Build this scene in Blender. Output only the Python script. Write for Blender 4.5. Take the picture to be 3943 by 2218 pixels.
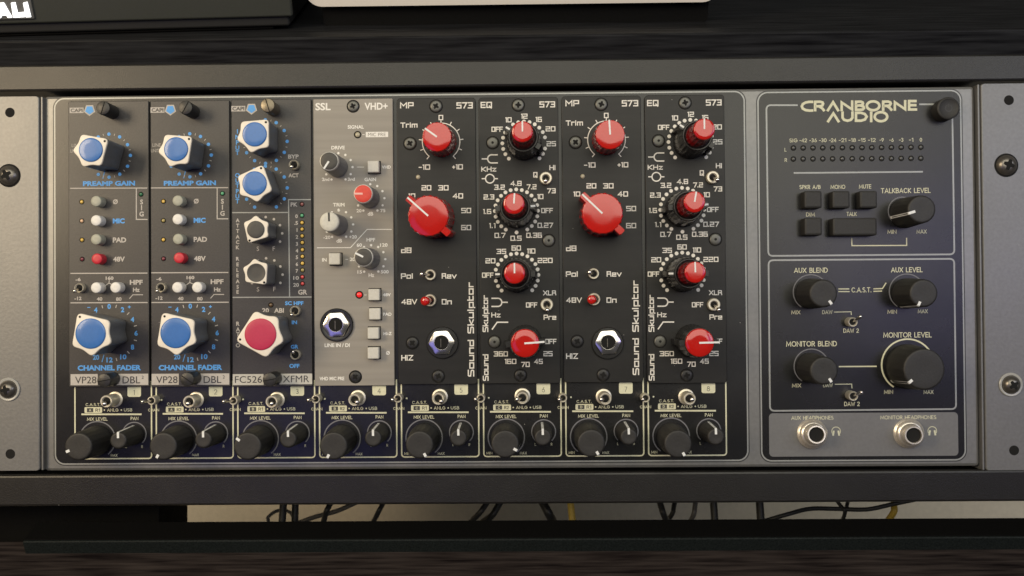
import bpy, bmesh, math, random
from mathutils import Matrix, Vector
random.seed(7)
rad = math.radians
S = 0.001                      # everything below is measured in millimetres
for o in list(bpy.data.objects): bpy.data.objects.remove(o)
scene = bpy.context.scene
COL = scene.collection

# ------------------------------------------------------------------ frames
# panel frame: X right, Y up the rack front, Z out of the rack towards the viewer (mm)
TILT = 24.0                    # the rack leans back in its desk
M = Matrix.Translation((-0.2, 0, 0.9)) @ Matrix.Rotation(rad(90 - TILT), 4, 'X')
UPG = Vector((0, math.cos(rad(TILT)), math.sin(rad(TILT))))     # gravity up, in panel frame
FWD = Vector((0, -math.sin(rad(TILT)), math.cos(rad(TILT))))    # level, towards the viewer

# ------------------------------------------------------------------ camera
CP = Vector((212.2469, -94.2674, 448.9249))
RX, RY, RZ = 0.0121, 0.0136, -0.0080
FPX, IW, IH = 3741.9, 3943.0, 2218.0
RM = (Matrix.Rotation(RX, 3, 'X') @ Matrix.Rotation(RY, 3, 'Y') @ Matrix.Rotation(RZ, 3, 'Z'))
cam = bpy.data.cameras.new('camera'); camo = bpy.data.objects.new('camera', cam); COL.objects.link(camo)
cam.sensor_width = 36; cam.lens = 36 * FPX / IW; cam.clip_start = 0.01; cam.clip_end = 50
camo.matrix_world = M @ (Matrix.Translation(CP * S) @ RM.to_4x4())
cam.dof.use_dof = True; cam.dof.focus_distance = 0.44; cam.dof.aperture_fstop = 14
scene.camera = camo
scene.render.resolution_x = 1024; scene.render.resolution_y = 576

# ------------------------------------------------------------------ light
w = bpy.data.worlds.new('World'); scene.world = w; w.use_nodes = True
bg = w.node_tree.nodes['Background']; bg.inputs[0].default_value = (0.52, 0.51, 0.48, 1); bg.inputs[1].default_value = 0.07
def lamp(name, pos, aim, sx, sy, power, color):
    l = bpy.data.lights.new(name, 'AREA'); l.shape = 'RECTANGLE'; l.size = sx * S; l.size_y = sy * S
    l.energy = power; l.color = color
    o = bpy.data.objects.new(name, l); COL.objects.link(o)
    d = (Vector(aim) - Vector(pos)).normalized()
    o.matrix_world = M @ (Matrix.Translation(Vector(pos) * S) @ d.to_track_quat('-Z', 'Y').to_matrix().to_4x4())
lamp('window_lamp_warm', (-500, 150, 720), (60, -50, 0), 420, 300, 4.6, (1.0, 0.80, 0.54))
lamp('room_lamp', (300, 505, 1300), (250, 60, 0), 1450, 1120, 11.6, (1.0, 0.95, 0.79))
lamp('window_lamp_cool', (1000, 140, 700), (330, -60, 0), 360, 400, 1.1, (0.85, 0.90, 1.0))
lamp('screen_lamp_blue', (-70, -230, 650), (90, -140, 0), 300, 240, 0.13, (0.30, 0.28, 1.0))
lamp('screen_lamp_violet', (690, -60, 650), (390, -80, 0), 180, 300, 0.22, (0.40, 0.36, 1.0))
scene.view_settings.view_transform = 'Standard'; scene.view_settings.look = 'None'
scene.view_settings.exposure = 0.22; scene.view_settings.gamma = 1.0

# ------------------------------------------------------------------ materials
MATS = {}
def mat(name, col, rough=0.5, metal=0.0, var=0.06, nscale=900, bump=0.0, stretch=None, coat=0.0, emit=None, trans=0.0, grain=None, spec=0.5, bscale=None, rvar=0.05, dust=0):
    if name in MATS: return MATS[name]
    m = bpy.data.materials.new(name); m.use_nodes = True; MATS[name] = m
    nt = m.node_tree; b = nt.nodes['Principled BSDF']; L = nt.links.new
    tc = nt.nodes.new('ShaderNodeTexCoord'); mp = nt.nodes.new('ShaderNodeMapping')
    L(tc.outputs['Object'], mp.inputs[0]); mp.inputs['Scale'].default_value = stretch or (1, 1, 1)
    n = nt.nodes.new('ShaderNodeTexNoise'); n.inputs['Scale'].default_value = nscale; n.inputs['Detail'].default_value = 4
    L(mp.outputs[0], n.inputs['Vector'])
    r = nt.nodes.new('ShaderNodeValToRGB')
    r.color_ramp.elements[0].position = 0.3; r.color_ramp.elements[1].position = 0.7
    c2 = grain or tuple(min(1, x * (1 + var)) for x in col); c1 = col if grain else tuple(x * (1 - var) for x in col)
    r.color_ramp.elements[0].color = (*c1, 1); r.color_ramp.elements[1].color = (*c2, 1)
    L(n.outputs['Fac'], r.inputs[0]); L(r.outputs[0], b.inputs['Base Color'])
    # wear and handling marks: a broad noise in the roughness
    n2 = nt.nodes.new('ShaderNodeTexNoise'); n2.inputs['Scale'].default_value = 28; n2.inputs['Detail'].default_value = 6
    L(tc.outputs['Object'], n2.inputs['Vector'])
    mr = nt.nodes.new('ShaderNodeMapRange'); mr.inputs['To Min'].default_value = max(0.02, rough - rvar); mr.inputs['To Max'].default_value = min(1, rough + rvar)
    L(n2.outputs['Fac'], mr.inputs[0]); L(mr.outputs[0], b.inputs['Roughness'])
    b.inputs['Metallic'].default_value = metal; b.inputs['Coat Weight'].default_value = coat; b.inputs['Coat Roughness'].default_value = 0.08
    b.inputs['Specular IOR Level'].default_value = spec
    b.inputs['Transmission Weight'].default_value = trans
    if emit: b.inputs['Emission Color'].default_value = (*emit[:3], 1); b.inputs['Emission Strength'].default_value = emit[3]
    if dust:
        v = nt.nodes.new('ShaderNodeTexVoronoi'); v.inputs['Scale'].default_value = 260; L(tc.outputs['Object'], v.inputs['Vector'])
        lt = nt.nodes.new('ShaderNodeMath'); lt.operation = 'LESS_THAN'; lt.inputs[1].default_value = .05; L(v.outputs['Distance'], lt.inputs[0])
        sep = nt.nodes.new('ShaderNodeSeparateColor'); L(v.outputs['Color'], sep.inputs[0])
        gt = nt.nodes.new('ShaderNodeMath'); gt.operation = 'GREATER_THAN'; gt.inputs[1].default_value = 1 - dust; L(sep.outputs[0], gt.inputs[0])
        mu = nt.nodes.new('ShaderNodeMath'); mu.operation = 'MULTIPLY'; L(lt.outputs[0], mu.inputs[0]); L(gt.outputs[0], mu.inputs[1])
        # faint rubbed patches
        n3 = nt.nodes.new('ShaderNodeTexNoise'); n3.inputs['Scale'].default_value = 55; n3.inputs['Detail'].default_value = 8; n3.inputs['Roughness'].default_value = .7; L(tc.outputs['Object'], n3.inputs['Vector'])
        mr3 = nt.nodes.new('ShaderNodeMapRange'); mr3.inputs['From Min'].default_value = .5; mr3.inputs['From Max'].default_value = .75; mr3.inputs['To Max'].default_value = .016; L(n3.outputs['Fac'], mr3.inputs[0])
        mx = nt.nodes.new('ShaderNodeMath'); mx.operation = 'MAXIMUM'; L(mu.outputs[0], mx.inputs[0]); L(mr3.outputs[0], mx.inputs[1])
        mix = nt.nodes.new('ShaderNodeMix'); mix.data_type = 'RGBA'; L(mx.outputs[0], mix.inputs[0]); L(r.outputs[0], mix.inputs[6]); mix.inputs[7].default_value = (.30, .29, .27, 1)
        L(mix.outputs[2], b.inputs['Base Color'])
    if bump:
        src = n
        if bscale:
            src = nt.nodes.new('ShaderNodeTexNoise'); src.inputs['Scale'].default_value = bscale; src.inputs['Detail'].default_value = 3
            L(mp.outputs[0], src.inputs['Vector'])
        bp = nt.nodes.new('ShaderNodeBump'); bp.inputs['Strength'].default_value = bump; bp.inputs['Distance'].default_value = 0.0002
        L(src.outputs['Fac'], bp.inputs['Height']); L(bp.outputs[0], b.inputs['Normal'])
    return m
def k(*c): return c
m_frame = mat('brushed silver anodised panel', k(.215, .215, .21), .38, .5, .07, 500, .12, dust=.03)
m_ear = mat('silver bracket steel', k(.185, .185, .185), .42, .4, .07, 700, .2, dust=.03)
m_inset = mat('black screen print', k(.009, .009, .010), .27, 0, .15, 800, .05, dust=.03)
m_darkline = mat('dark outline print', k(.03, .03, .03), .4)
m_silverprint = mat('silver outline print', k(.34, .35, .34), .4, .3)
m_cream = mat('cream lettering ink', k(.70, .69, .50), .6)
m_greyarc = mat('grey scale ink', k(.17, .17, .19), .5)
m_plate = mat('grey print plate', k(.18, .18, .18), .42, .25, .05, 700)
m_capi = mat('charcoal satin module paint', k(.040, .0375, .038), .36, 0, .14, 1300, .22, dust=.02)
m_capiink = mat('light grey lettering ink', k(.52, .49, .46), .6)
m_blueink = mat('light blue lettering ink', k(.10, .38, .88), .55)
m_ssl = mat('brushed grey aluminium module', k(.285, .265, .235), .45, .0, .07, 260, .08, stretch=(.035, 1.6, 1), rvar=.04)
m_white = mat('white lettering ink', k(.85, .84, .80), .6)
m_dimwhite = mat('pale lettering ink', k(.55, .54, .5), .6)
m_sk = mat('black anodised module', k(.012, .0115, .011), .40, 0, .2, 300, .08, stretch=(.08, 1, 1), dust=.05, spec=.35)
m_skink = mat('warm white lettering ink', k(.80, .78, .72), .6)
m_darkink = mat('dark grey lettering ink', k(.05, .05, .05), .6)
m_blackknob = mat('matte black knob plastic', k(.022, .021, .020), .52, 0, .2, 1200, .25)
m_blackgloss = mat('glossy black plastic', k(.014, .014, .014), .28, 0, .1)
m_pointer = mat('white pointer paint', k(.82, .84, .84), .5)
m_knobgrey = mat('grey knob body plastic', k(.15, .157, .168), .38, 0, .1, 900, .1)
m_ivory = mat('ivory knob plate', k(.86, .80, .70), .42, 0, .03)
m_bluecap = mat('blue knob cap', k(.045, .17, .50), .30, 0, .04, coat=.3)
m_crimson = mat('crimson knob cap', k(.52, .03, .085), .38, 0, .04)
m_charcap = mat('charcoal knob cap', k(.06, .058, .055), .5)
m_red = mat('glossy red knob plastic', k(.52, .011, .007), .14, 0, .05, coat=.7, rvar=.05)
m_redskirt = mat('deep red fluted skirt plastic', k(.36, .008, .010), .22, 0, .1, coat=.6)
m_redflat = mat('satin red cap', k(.70, .06, .04), .5)
m_sslgrey = mat('slate knob barrel plastic', k(.14, .145, .16), .42, 0, .08)
m_ssldark = mat('dark grey knob face', k(.055, .052, .048), .5)
m_sslwhite = mat('pale grey knob face', k(.62, .61, .55), .5)
m_btnwhite = mat('white button plastic', k(.80, .79, .77), .4)
m_btngrey = mat('sage grey button plastic', k(.40, .405, .34), .45)
m_btnred = mat('red button plastic', k(.60, .03, .05), .4)
m_btnpale = mat('pale grey key plastic', k(.62, .61, .56), .45)
m_btnblack = mat('black rubber key', k(.024, .023, .022), .6, 0, .2, 1500, .2)
m_chrome = mat('bright nickel', k(.84, .80, .76), .18, 1, .03)
m_nickel = mat('satin nickel', k(.74, .69, .57), .42, .6, .05)
m_hole = mat('dark opening', k(.004, .004, .004), .9)
m_screw = mat('black oxide screw steel', k(.12, .12, .11), .38, .5, .1)
m_screwdark = mat('dark screw steel', k(.03, .03, .03), .38, .4, .1)
m_steel = mat('worn black nickel screw', k(.20, .185, .165), .33, .8, .15)
m_thumb = mat('knurled black thumbscrew', k(.035, .034, .033), .38, .3, .1, 900, .3)
m_rail = mat('dark powder coated steel rail', k(.009, .0082, .0075), .38, 0, .12, 2200, .35, dust=.04)
m_wood = mat('black wood grain laminate', k(.004, .004, .005), .5, 0, .1, 520, .4, stretch=(.06, 1, 1), grain=k(.023, .024, .027), spec=.1)
m_desk = mat('dark brown wood grain laminate', k(.006, .004, .0045), .55, 0, .1, 520, .5, stretch=(.07, 1, 1), grain=k(.040, .032, .030), spec=.15)
m_blackboard = mat('black painted board', k(.0022, .0022, .0022), .7, 0, .3, 1500, .2, spec=.12)
m_lip = mat('speckled dark green black board', k(.004, .006, .006), .6, 0, .1, 1500, .3, grain=k(.014, .018, .018), spec=.15)
m_wall = mat('beige wall paint', k(.74, .67, .54), .9, 0, .05, 300, .1)
m_cable = mat('black cable jacket', k(.012, .012, .012), .5)
m_cabgrey = mat('grey cable jacket', k(.09, .085, .08), .5)
m_cabyel = mat('yellow cable jacket', k(.52, .36, .05), .5)
m_spk = mat('dark grey speaker plastic', k(.042, .045, .038), .45, 0, .05, 1500, .15)
m_spkd = mat('black speaker trim', k(.018, .018, .017), .5)
m_badge = mat('grey speaker badge', k(.10, .10, .095), .4)
m_glow = mat('lit white letters', k(.9, .9, .9), .4, emit=(1, 1, 1, 1.6))
m_alu = mat('pale monitor shell', k(.66, .62, .57), .4, 0, .02)
def led(name, c, e=0): return mat(name, c, .2, 0, .02, coat=.5, emit=(*c, e) if e else None)
l_yel = led('amber led lens', k(.75, .50, .10)); l_green = led('green led lens', k(.10, .42, .22)); l_gdark = led('dark green led lens', k(.02, .16, .07))
l_red = led('red led lens', k(.70, .08, .08)); l_dred = led('unlit red led lens', k(.20, .03, .05)); l_clear = led('clear led lens', k(.42, .38, .27))
l_litred = led('lit red led lens', k(.85, .02, .02), .25); l_smoke = led('smoked led lens', k(.07, .07, .065)); l_brown = led('brown led lens', k(.12, .07, .03))
l_pink = led('faint pink amber led lens', k(.75, .50, .32)); l_olive = led('dull olive led lens', k(.42, .34, .12)); l_rose = led('dim rose led lens', k(.34, .12, .11))

# ------------------------------------------------------------------ pixel rays
def px(u, v, z=0.0):
    d = RM @ Vector(((u - IW / 2) / FPX, -(v - IH / 2) / FPX, -1))
    t = (z - CP.z) / d.z
    p = CP + d * t
    return Vector((p.x, p.y))
def px_on(u, v, p0, nrm):      # ray to any plane
    d = RM @ Vector(((u - IW / 2) / FPX, -(v - IH / 2) / FPX, -1))
    return CP + d * ((p0 - CP).dot(nrm) / d.dot(nrm))
class Crop:
    def __init__(s, ox, oy, k=680 / 2346): s.o = (ox, oy); s.k = k
    def __call__(s, x, y, z=0.0): return px(s.o[0] + x * s.k, s.o[1] + y * s.k, z)
def uv(c, x, y): return (c.o[0] + x * c.k, c.o[1] + y * c.k)

# ------------------------------------------------------------------ mesh helpers
def mkmesh(name, vs, fs, smooth=35):
    me = bpy.data.meshes.new(name); me.from_pydata([(x * S, y * S, z * S) for x, y, z in vs], [], fs); me.validate()
    if smooth:
        bm = bmesh.new(); bm.from_mesh(me); bmesh.ops.recalc_face_normals(bm, faces=bm.faces); bm.to_mesh(me); bm.free()
        me.polygons.foreach_set('use_smooth', [True] * len(me.polygons)); me.set_sharp_from_angle(angle=rad(smooth))
    return me
def circ(r, n=40, f=None): return [(r * math.cos(2 * math.pi * i / n) * (f(2 * math.pi * i / n) if f else 1), r * math.sin(2 * math.pi * i / n) * (f(2 * math.pi * i / n) if f else 1)) for i in range(n)]
class Geo:
    def __init__(s): s.v = []; s.f = []
    def loft(s, rows, caps=(True, True)):
        n = len(rows[0][0]); b = len(s.v)
        for pts, z in rows: s.v += [(x, y, z) for x, y in pts]
        for r in range(len(rows) - 1):
            for i in range(n):
                j = (i + 1) % n; a = b + r * n
                s.f.append((a + i, a + j, a + n + j, a + n + i))
        if caps[0]: s.f.append(tuple(b + i for i in reversed(range(n))))
        if caps[1]: s.f.append(tuple(b + (len(rows) - 1) * n + i for i in range(n)))
        return s
    def lathe(s, prof, n=40, f=None, caps=(True, True)): return s.loft([(circ(r, n, f if i_f else None), z) for r, z, i_f in [(p[0], p[1], len(p) > 2) for p in prof]], caps)
    def box(s, x0, x1, y0, y1, z0, z1, bev=0):
        if bev: return s.loft([(rrect(x0 + bev, x1 - bev, y0 + bev, y1 - bev, bev * .4, 3), z0), (rrect(x0, x1, y0, y1, bev, 3), z0), (rrect(x0, x1, y0, y1, bev, 3), z1 - bev), (rrect(x0 + bev * .3, x1 - bev * .3, y0 + bev * .3, y1 - bev * .3, bev * .8, 3), z1 - bev * .3), (rrect(x0 + bev, x1 - bev, y0 + bev, y1 - bev, bev * .4, 3), z1)])
        return s.loft([([(x0, y0), (x1, y0), (x1, y1), (x0, y1)], z0), ([(x0, y0), (x1, y0), (x1, y1), (x0, y1)], z1)])
    def obox(s, c, ax, ay, az):   # oriented box: centre and half-axis vectors
        c = Vector(c); b = len(s.v)
        for i in (-1, 1):
            for j in (-1, 1):
                for l in (-1, 1): s.v.append(tuple(c + Vector(ax) * i + Vector(ay) * j + Vector(az) * l))
        for f in ((0, 1, 3, 2), (4, 6, 7, 5), (0, 4, 5, 1), (2, 3, 7, 6), (0, 2, 6, 4), (1, 5, 7, 3)): s.f.append(tuple(b + i for i in f))
        return s
    def tube(s, pts, rads, n=12):
        pts = [Vector(p) for p in pts]; b = len(s.v); m = len(pts)
        for i, p in enumerate(pts):
            t = (pts[min(i + 1, m - 1)] - pts[max(i - 1, 0)]).normalized()
            a = t.cross(Vector((0.3, .1, 1)) if abs(t.z) < .9 else Vector((1, 0, 0))).normalized(); c = t.cross(a)
            r = rads[i] if isinstance(rads, (list, tuple)) else rads
            for q in range(n):
                th = 2 * math.pi * q / n; s.v.append(tuple(p + a * r * math.cos(th) + c * r * math.sin(th)))
        for i in range(m - 1):
            for q in range(n):
                q2 = (q + 1) % n; s.f.append((b + i * n + q, b + i * n + q2, b + (i + 1) * n + q2, b + (i + 1) * n + q))
        s.f.append(tuple(b + q for q in reversed(range(n)))); s.f.append(tuple(b + (m - 1) * n + q for q in range(n)))
        return s
    def mesh(s, name, smooth=35): return mkmesh(name, s.v, s.f, smooth)
def rrect(x0, x1, y0, y1, r, n=6):
    out = []
    for cx, cy, a in ((x1 - r, y0 + r, -90), (x1 - r, y1 - r, 0), (x0 + r, y1 - r, 90), (x0 + r, y0 + r, 180)):
        for i in range(n + 1):
            t = rad(a + 90 * i / n); out.append((cx + r * math.cos(t), cy + r * math.sin(t)))
    return out
CACHE = {}
def cached(key, fn):
    if key not in CACHE: CACHE[key] = fn()
    return CACHE[key]

ABS = {}
def thing(name, label, cat, loc=(0, 0, 0), group=None):
    o = bpy.data.objects.new(name, None); COL.objects.link(o); o.empty_display_size = .01
    o.location = Vector(loc) * S; ABS[o.name] = Vector(loc)
    o['label'] = label; o['category'] = cat
    if group: o['group'] = group
    return o
def part(name, me, material, parent=None, loc=(0, 0, 0), rot=None, label=None):
    """loc is absolute in the panel frame unless rot chain is used by sub()"""
    o = bpy.data.objects.new(name, me); COL.objects.link(o)
    if not me.materials: me.materials.append(material)
    elif me.materials[0] != material:
        me2 = cached((me.name, material.name), lambda: me.copy()); me2.materials.clear() if me2.materials[0] != material else None
        if not me2.materials: me2.materials.append(material)
        o.data = me2
    loc = Vector(loc); ABS[o.name] = loc
    base = ABS[parent.name] if parent else Vector((0, 0, 0))
    o.parent = parent; o.location = (loc - base) * S
    if rot is not None: o.rotation_mode = 'QUATERNION'; o.rotation_quaternion = rot
    if label: o['label'] = label
    return o
def sub(name, me, material, parent, label=None, off=(0, 0, 0)):
    o = part(name, me, material, parent, ABS[parent.name], label=label); o.location = Vector(off) * S
    return o
def zrot(deg): return Matrix.Rotation(rad(deg), 3, 'Z').to_quaternion()

# ------------------------------------------------------------------ printing
SQ = {}
def g(ch, w, *pl): SQ[ch] = (w, pl)
R0 = [(0, 0), (1, 0), (1, 1), (0, 1), 'c']
g('0', .72, R0); g('O', .72, R0); g('1', .14, [(0, .97), (1, 1), (1, 0)]); g('2', .72, [(0, 1), (1, 1), (1, .5), (0, .5), (0, 0), (1, 0)])
g('3', .72, [(0, 1), (1, 1), (1, 0), (0, 0)], [(.25, .5), (1, .5)]); g('4', .78, [(.72, 0), (.72, 1), (0, .3), (1, .3)])
g('5', .72, [(1, 1), (0, 1), (0, .54), (1, .54), (1, 0), (0, 0)]); g('6', .72, [(.95, 1), (0, 1), (0, 0), (1, 0), (1, .54), (0, .54)])
g('7', .72, [(0, 1), (1, 1), (.35, 0)]); g('8', .72, R0, [(0, .5), (1, .5)]); g('.', .06, [(0, 0), (0, .05)]); g('-', .4, [(0, .45), (1, .45)])
g('+', .4, [(0, .45), (1, .45)], [(.5, .2), (.5, .7)]); g('M', .9, [(0, 0), (0, 1), (.5, .4), (1, 1), (1, 0)]); g('P', .72, [(0, 0), (0, 1), (1, 1), (1, .42), (0, .42)])
g('E', .68, [(1, 1), (0, 1), (0, 0), (1, 0)], [(0, .5), (.9, .5)]); g('Q', .76, R0, [(.55, .28), (.95, -.12)]); g('T', .8, [(0, 1), (1, 1)], [(.5, 1), (.5, 0)])
g('r', .5, [(0, 0), (0, .7), (1, .7)]); g('i', .06, [(0, 0), (0, .68)], [(0, .93), (0, 1)]); g('m', 1, [(0, 0), (0, .7), (1, .7), (1, 0)], [(.5, .7), (.5, 0)])
g('F', .66, [(0, 0), (0, 1), (1, 1)], [(0, .5), (.85, .5)]); g('K', .75, [(0, 0), (0, 1)], [(1, 1), (.12, .5), (1, 0)]); g('H', .75, [(0, 0), (0, 1)], [(1, 0), (1, 1)], [(0, .5), (1, .5)])
g('z', .6, [(0, .7), (1, .7), (0, 0), (1, 0)]); g('Z', .75, [(0, 1), (1, 1), (0, 0), (1, 0)]); g('I', .06, [(0, 0), (0, 1)]); g('d', .7, [(1, 1), (1, 0), (0, 0), (0, .62), (1, .62)])
g('B', .75, R0, [(0, .52), (1, .52)]); g('o', .68, [(0, 0), (1, 0), (1, .7), (0, .7), 'c']); g('l', .06, [(0, 1), (0, 0)]); g('R', .75, [(0, 0), (0, 1), (.88, 1), (.88, .47), (1, 0)], [(0, .47), (.8, .47)])
g('e', .66, [(1, 0), (0, 0), (0, .7), (1, .7), (1, .35), (0, .35)]); g('v', .75, [(0, .7), (.5, 0), (1, .7)]); g('V', .85, [(0, 1), (.5, 0), (1, 1)]); g('n', .68, [(0, 0), (0, .7), (1, .7), (1, 0)])
g('S', .75, [(1, 1), (.1, 1), (0, .9), (0, .58), (.9, .46), (1, .38), (1, .1), (.9, 0), (0, 0)]); g('u', .68, [(0, .7), (0, 0), (1, 0), (1, .7)]); g('k', .66, [(0, 0), (0, 1)], [(1, .7), (.12, .36), (1, 0)])
g('p', .68, [(0, -.28), (0, .7), (1, .7), (1, 0), (0, 0)]); g('t', .5, [(0, 1), (0, 0), (1, 0)], [(0, .7), (.9, .7)]); g('X', .8, [(0, 0), (1, 1)], [(0, 1), (1, 0)]); g('L', .6, [(0, 1), (0, 0), (1, 0)]); g(' ', .4)
GE = {}
def h(ch, w, *pl): GE[ch] = (w, pl)
def oarc(cx, cy, rx, ry, a0, a1, n=10): return [(cx + rx * math.cos(rad(a0 + (a1 - a0) * i / n)), cy + ry * math.sin(rad(a0 + (a1 - a0) * i / n))) for i in range(n + 1)]
OO = oarc(.5, .5, .5, .5, 0, 345, 18) + ['c']
h('A', .85, [(0, 0), (.5, 1), (1, 0)], [(.22, .3), (.78, .3)]); h('B', .6, [(0, 0), (0, 1)] + oarc(.5, .76, .4, .24, 90, -90, 6) + [(.1, .52)], [(.5, .52)] + oarc(.6, .26, .4, .26, 80, -90, 6) + [(.1, 0)])
h('C', .8, oarc(.52, .5, .52, .5, 45, 315, 14)); h('D', .75, [(0, 0), (0, 1)] + oarc(.4, .5, .6, .5, 90, -90, 10) + [(.1, 0)]); h('E', .55, [(1, 1), (0, 1), (0, 0), (1, 0)], [(.15, .5), (.9, .5)])
h('G', .85, oarc(.5, .5, .5, .5, 45, 360, 14) + [(.55, .5)]); h('H', .7, [(0, 0), (0, 1)], [(1, 0), (1, 1)], [(.12, .5), (.88, .5)]); h('I', .05, [(0, 0), (0, 1)]); h('K', .65, [(0, 0), (0, 1)], [(1, 1), (.15, .5), (1, 0)])
h('L', .5, [(0, 1), (0, 0), (1, 0)]); h('M', 1.0, [(0, 0), (.08, 1), (.5, .15), (.92, 1), (1, 0)]); h('N', .75, [(0, 0), (0, 1), (1, 0), (1, 1)]); h('O', .95, OO); h('P', .58, [(0, 0), (0, 1)] + oarc(.5, .74, .5, .26, 90, -90, 7) + [(.1, .48)])
h('R', .6, [(0, 0), (0, 1)] + oarc(.5, .74, .45, .26, 90, -90, 7) + [(.1, .48)], [(.5, .46), (1, 0)]); h('S', .58, oarc(.5, .75, .46, .25, 50, 270, 8) + oarc(.5, .25, .5, .25, 80, -140, 8)); h('T', .65, [(0, 1), (1, 1)], [(.5, .9), (.5, 0)])
h('U', .7, [(0, 1)] + oarc(.5, .4, .5, .4, 180, 360, 8) + [(1, 1)]); h('V', .8, [(0, 1), (.5, 0), (1, 1)]); h('W', 1.1, [(0, 1), (.25, 0), (.5, .85), (.75, 0), (1, 1)]); h('X', .75, [(0, 0), (1, 1)], [(0, 1), (1, 0)])
h('/', .4, [(0, 0), (1, 1)]); h('.', .04, [(0, 0), (0, .04)]); h(' ', .35); h('2', .6, [(0, .78)] + oarc(.5, .72, .5, .28, 160, -30, 7) + [(0, 0), (1, 0)]); h('1', .2, [(0, .85), (1, 1), (1, 0)]); h('0', .6, OO)
h('3', .55, oarc(.45, .76, .45, .24, 140, -90, 8), oarc(.45, .26, .5, .26, 90, -140, 8)); h('4', .65, [(.75, 0), (.75, 1), (0, .28), (1, .28)]); h('5', .55, [(.9, 1), (.15, 1), (.1, .6)] + oarc(.45, .32, .5, .32, 90, -140, 8)); h('6', .6, [(.7, 1), (.1, .45)] + oarc(.5, .3, .48, .3, 160, -170, 12))
h('8', .6, oarc(.5, .76, .4, .24, 0, 345, 12) + ['c'], oarc(.5, .27, .5, .27, 0, 345, 12) + ['c']); h('9', .6, [(.3, 0), (.9, .55)] + oarc(.5, .7, .48, .3, -20, 310, 12)); h('-', .35, [(0, .45), (1, .45)]); h('7', .55, [(0, 1), (1, 1), (.3, 0)])
def fontmesh(s, bold):
    def mk():
        c = bpy.data.curves.new('t', 'FONT'); c.body = s; c.size = 1; c.offset = bold; c.resolution_u = 3
        ob = bpy.data.objects.new('t', c); me = ob.to_mesh(); vs = [(v.co.x, v.co.y) for v in me.vertices]; fs = [tuple(p.vertices) for p in me.polygons]
        ob.to_mesh_clear(); bpy.data.objects.remove(ob); bpy.data.curves.remove(c)
        x0 = min(v[0] for v in vs); x1 = max(v[0] for v in vs); y0 = min(v[1] for v in vs); y1 = max(v[1] for v in vs)
        return [((x - (x0 + x1) / 2), (y - (y0 + y1) / 2)) for x, y in vs], fs, x1 - x0, y1 - y0
    return cached(('font', s, bold), mk)
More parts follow.
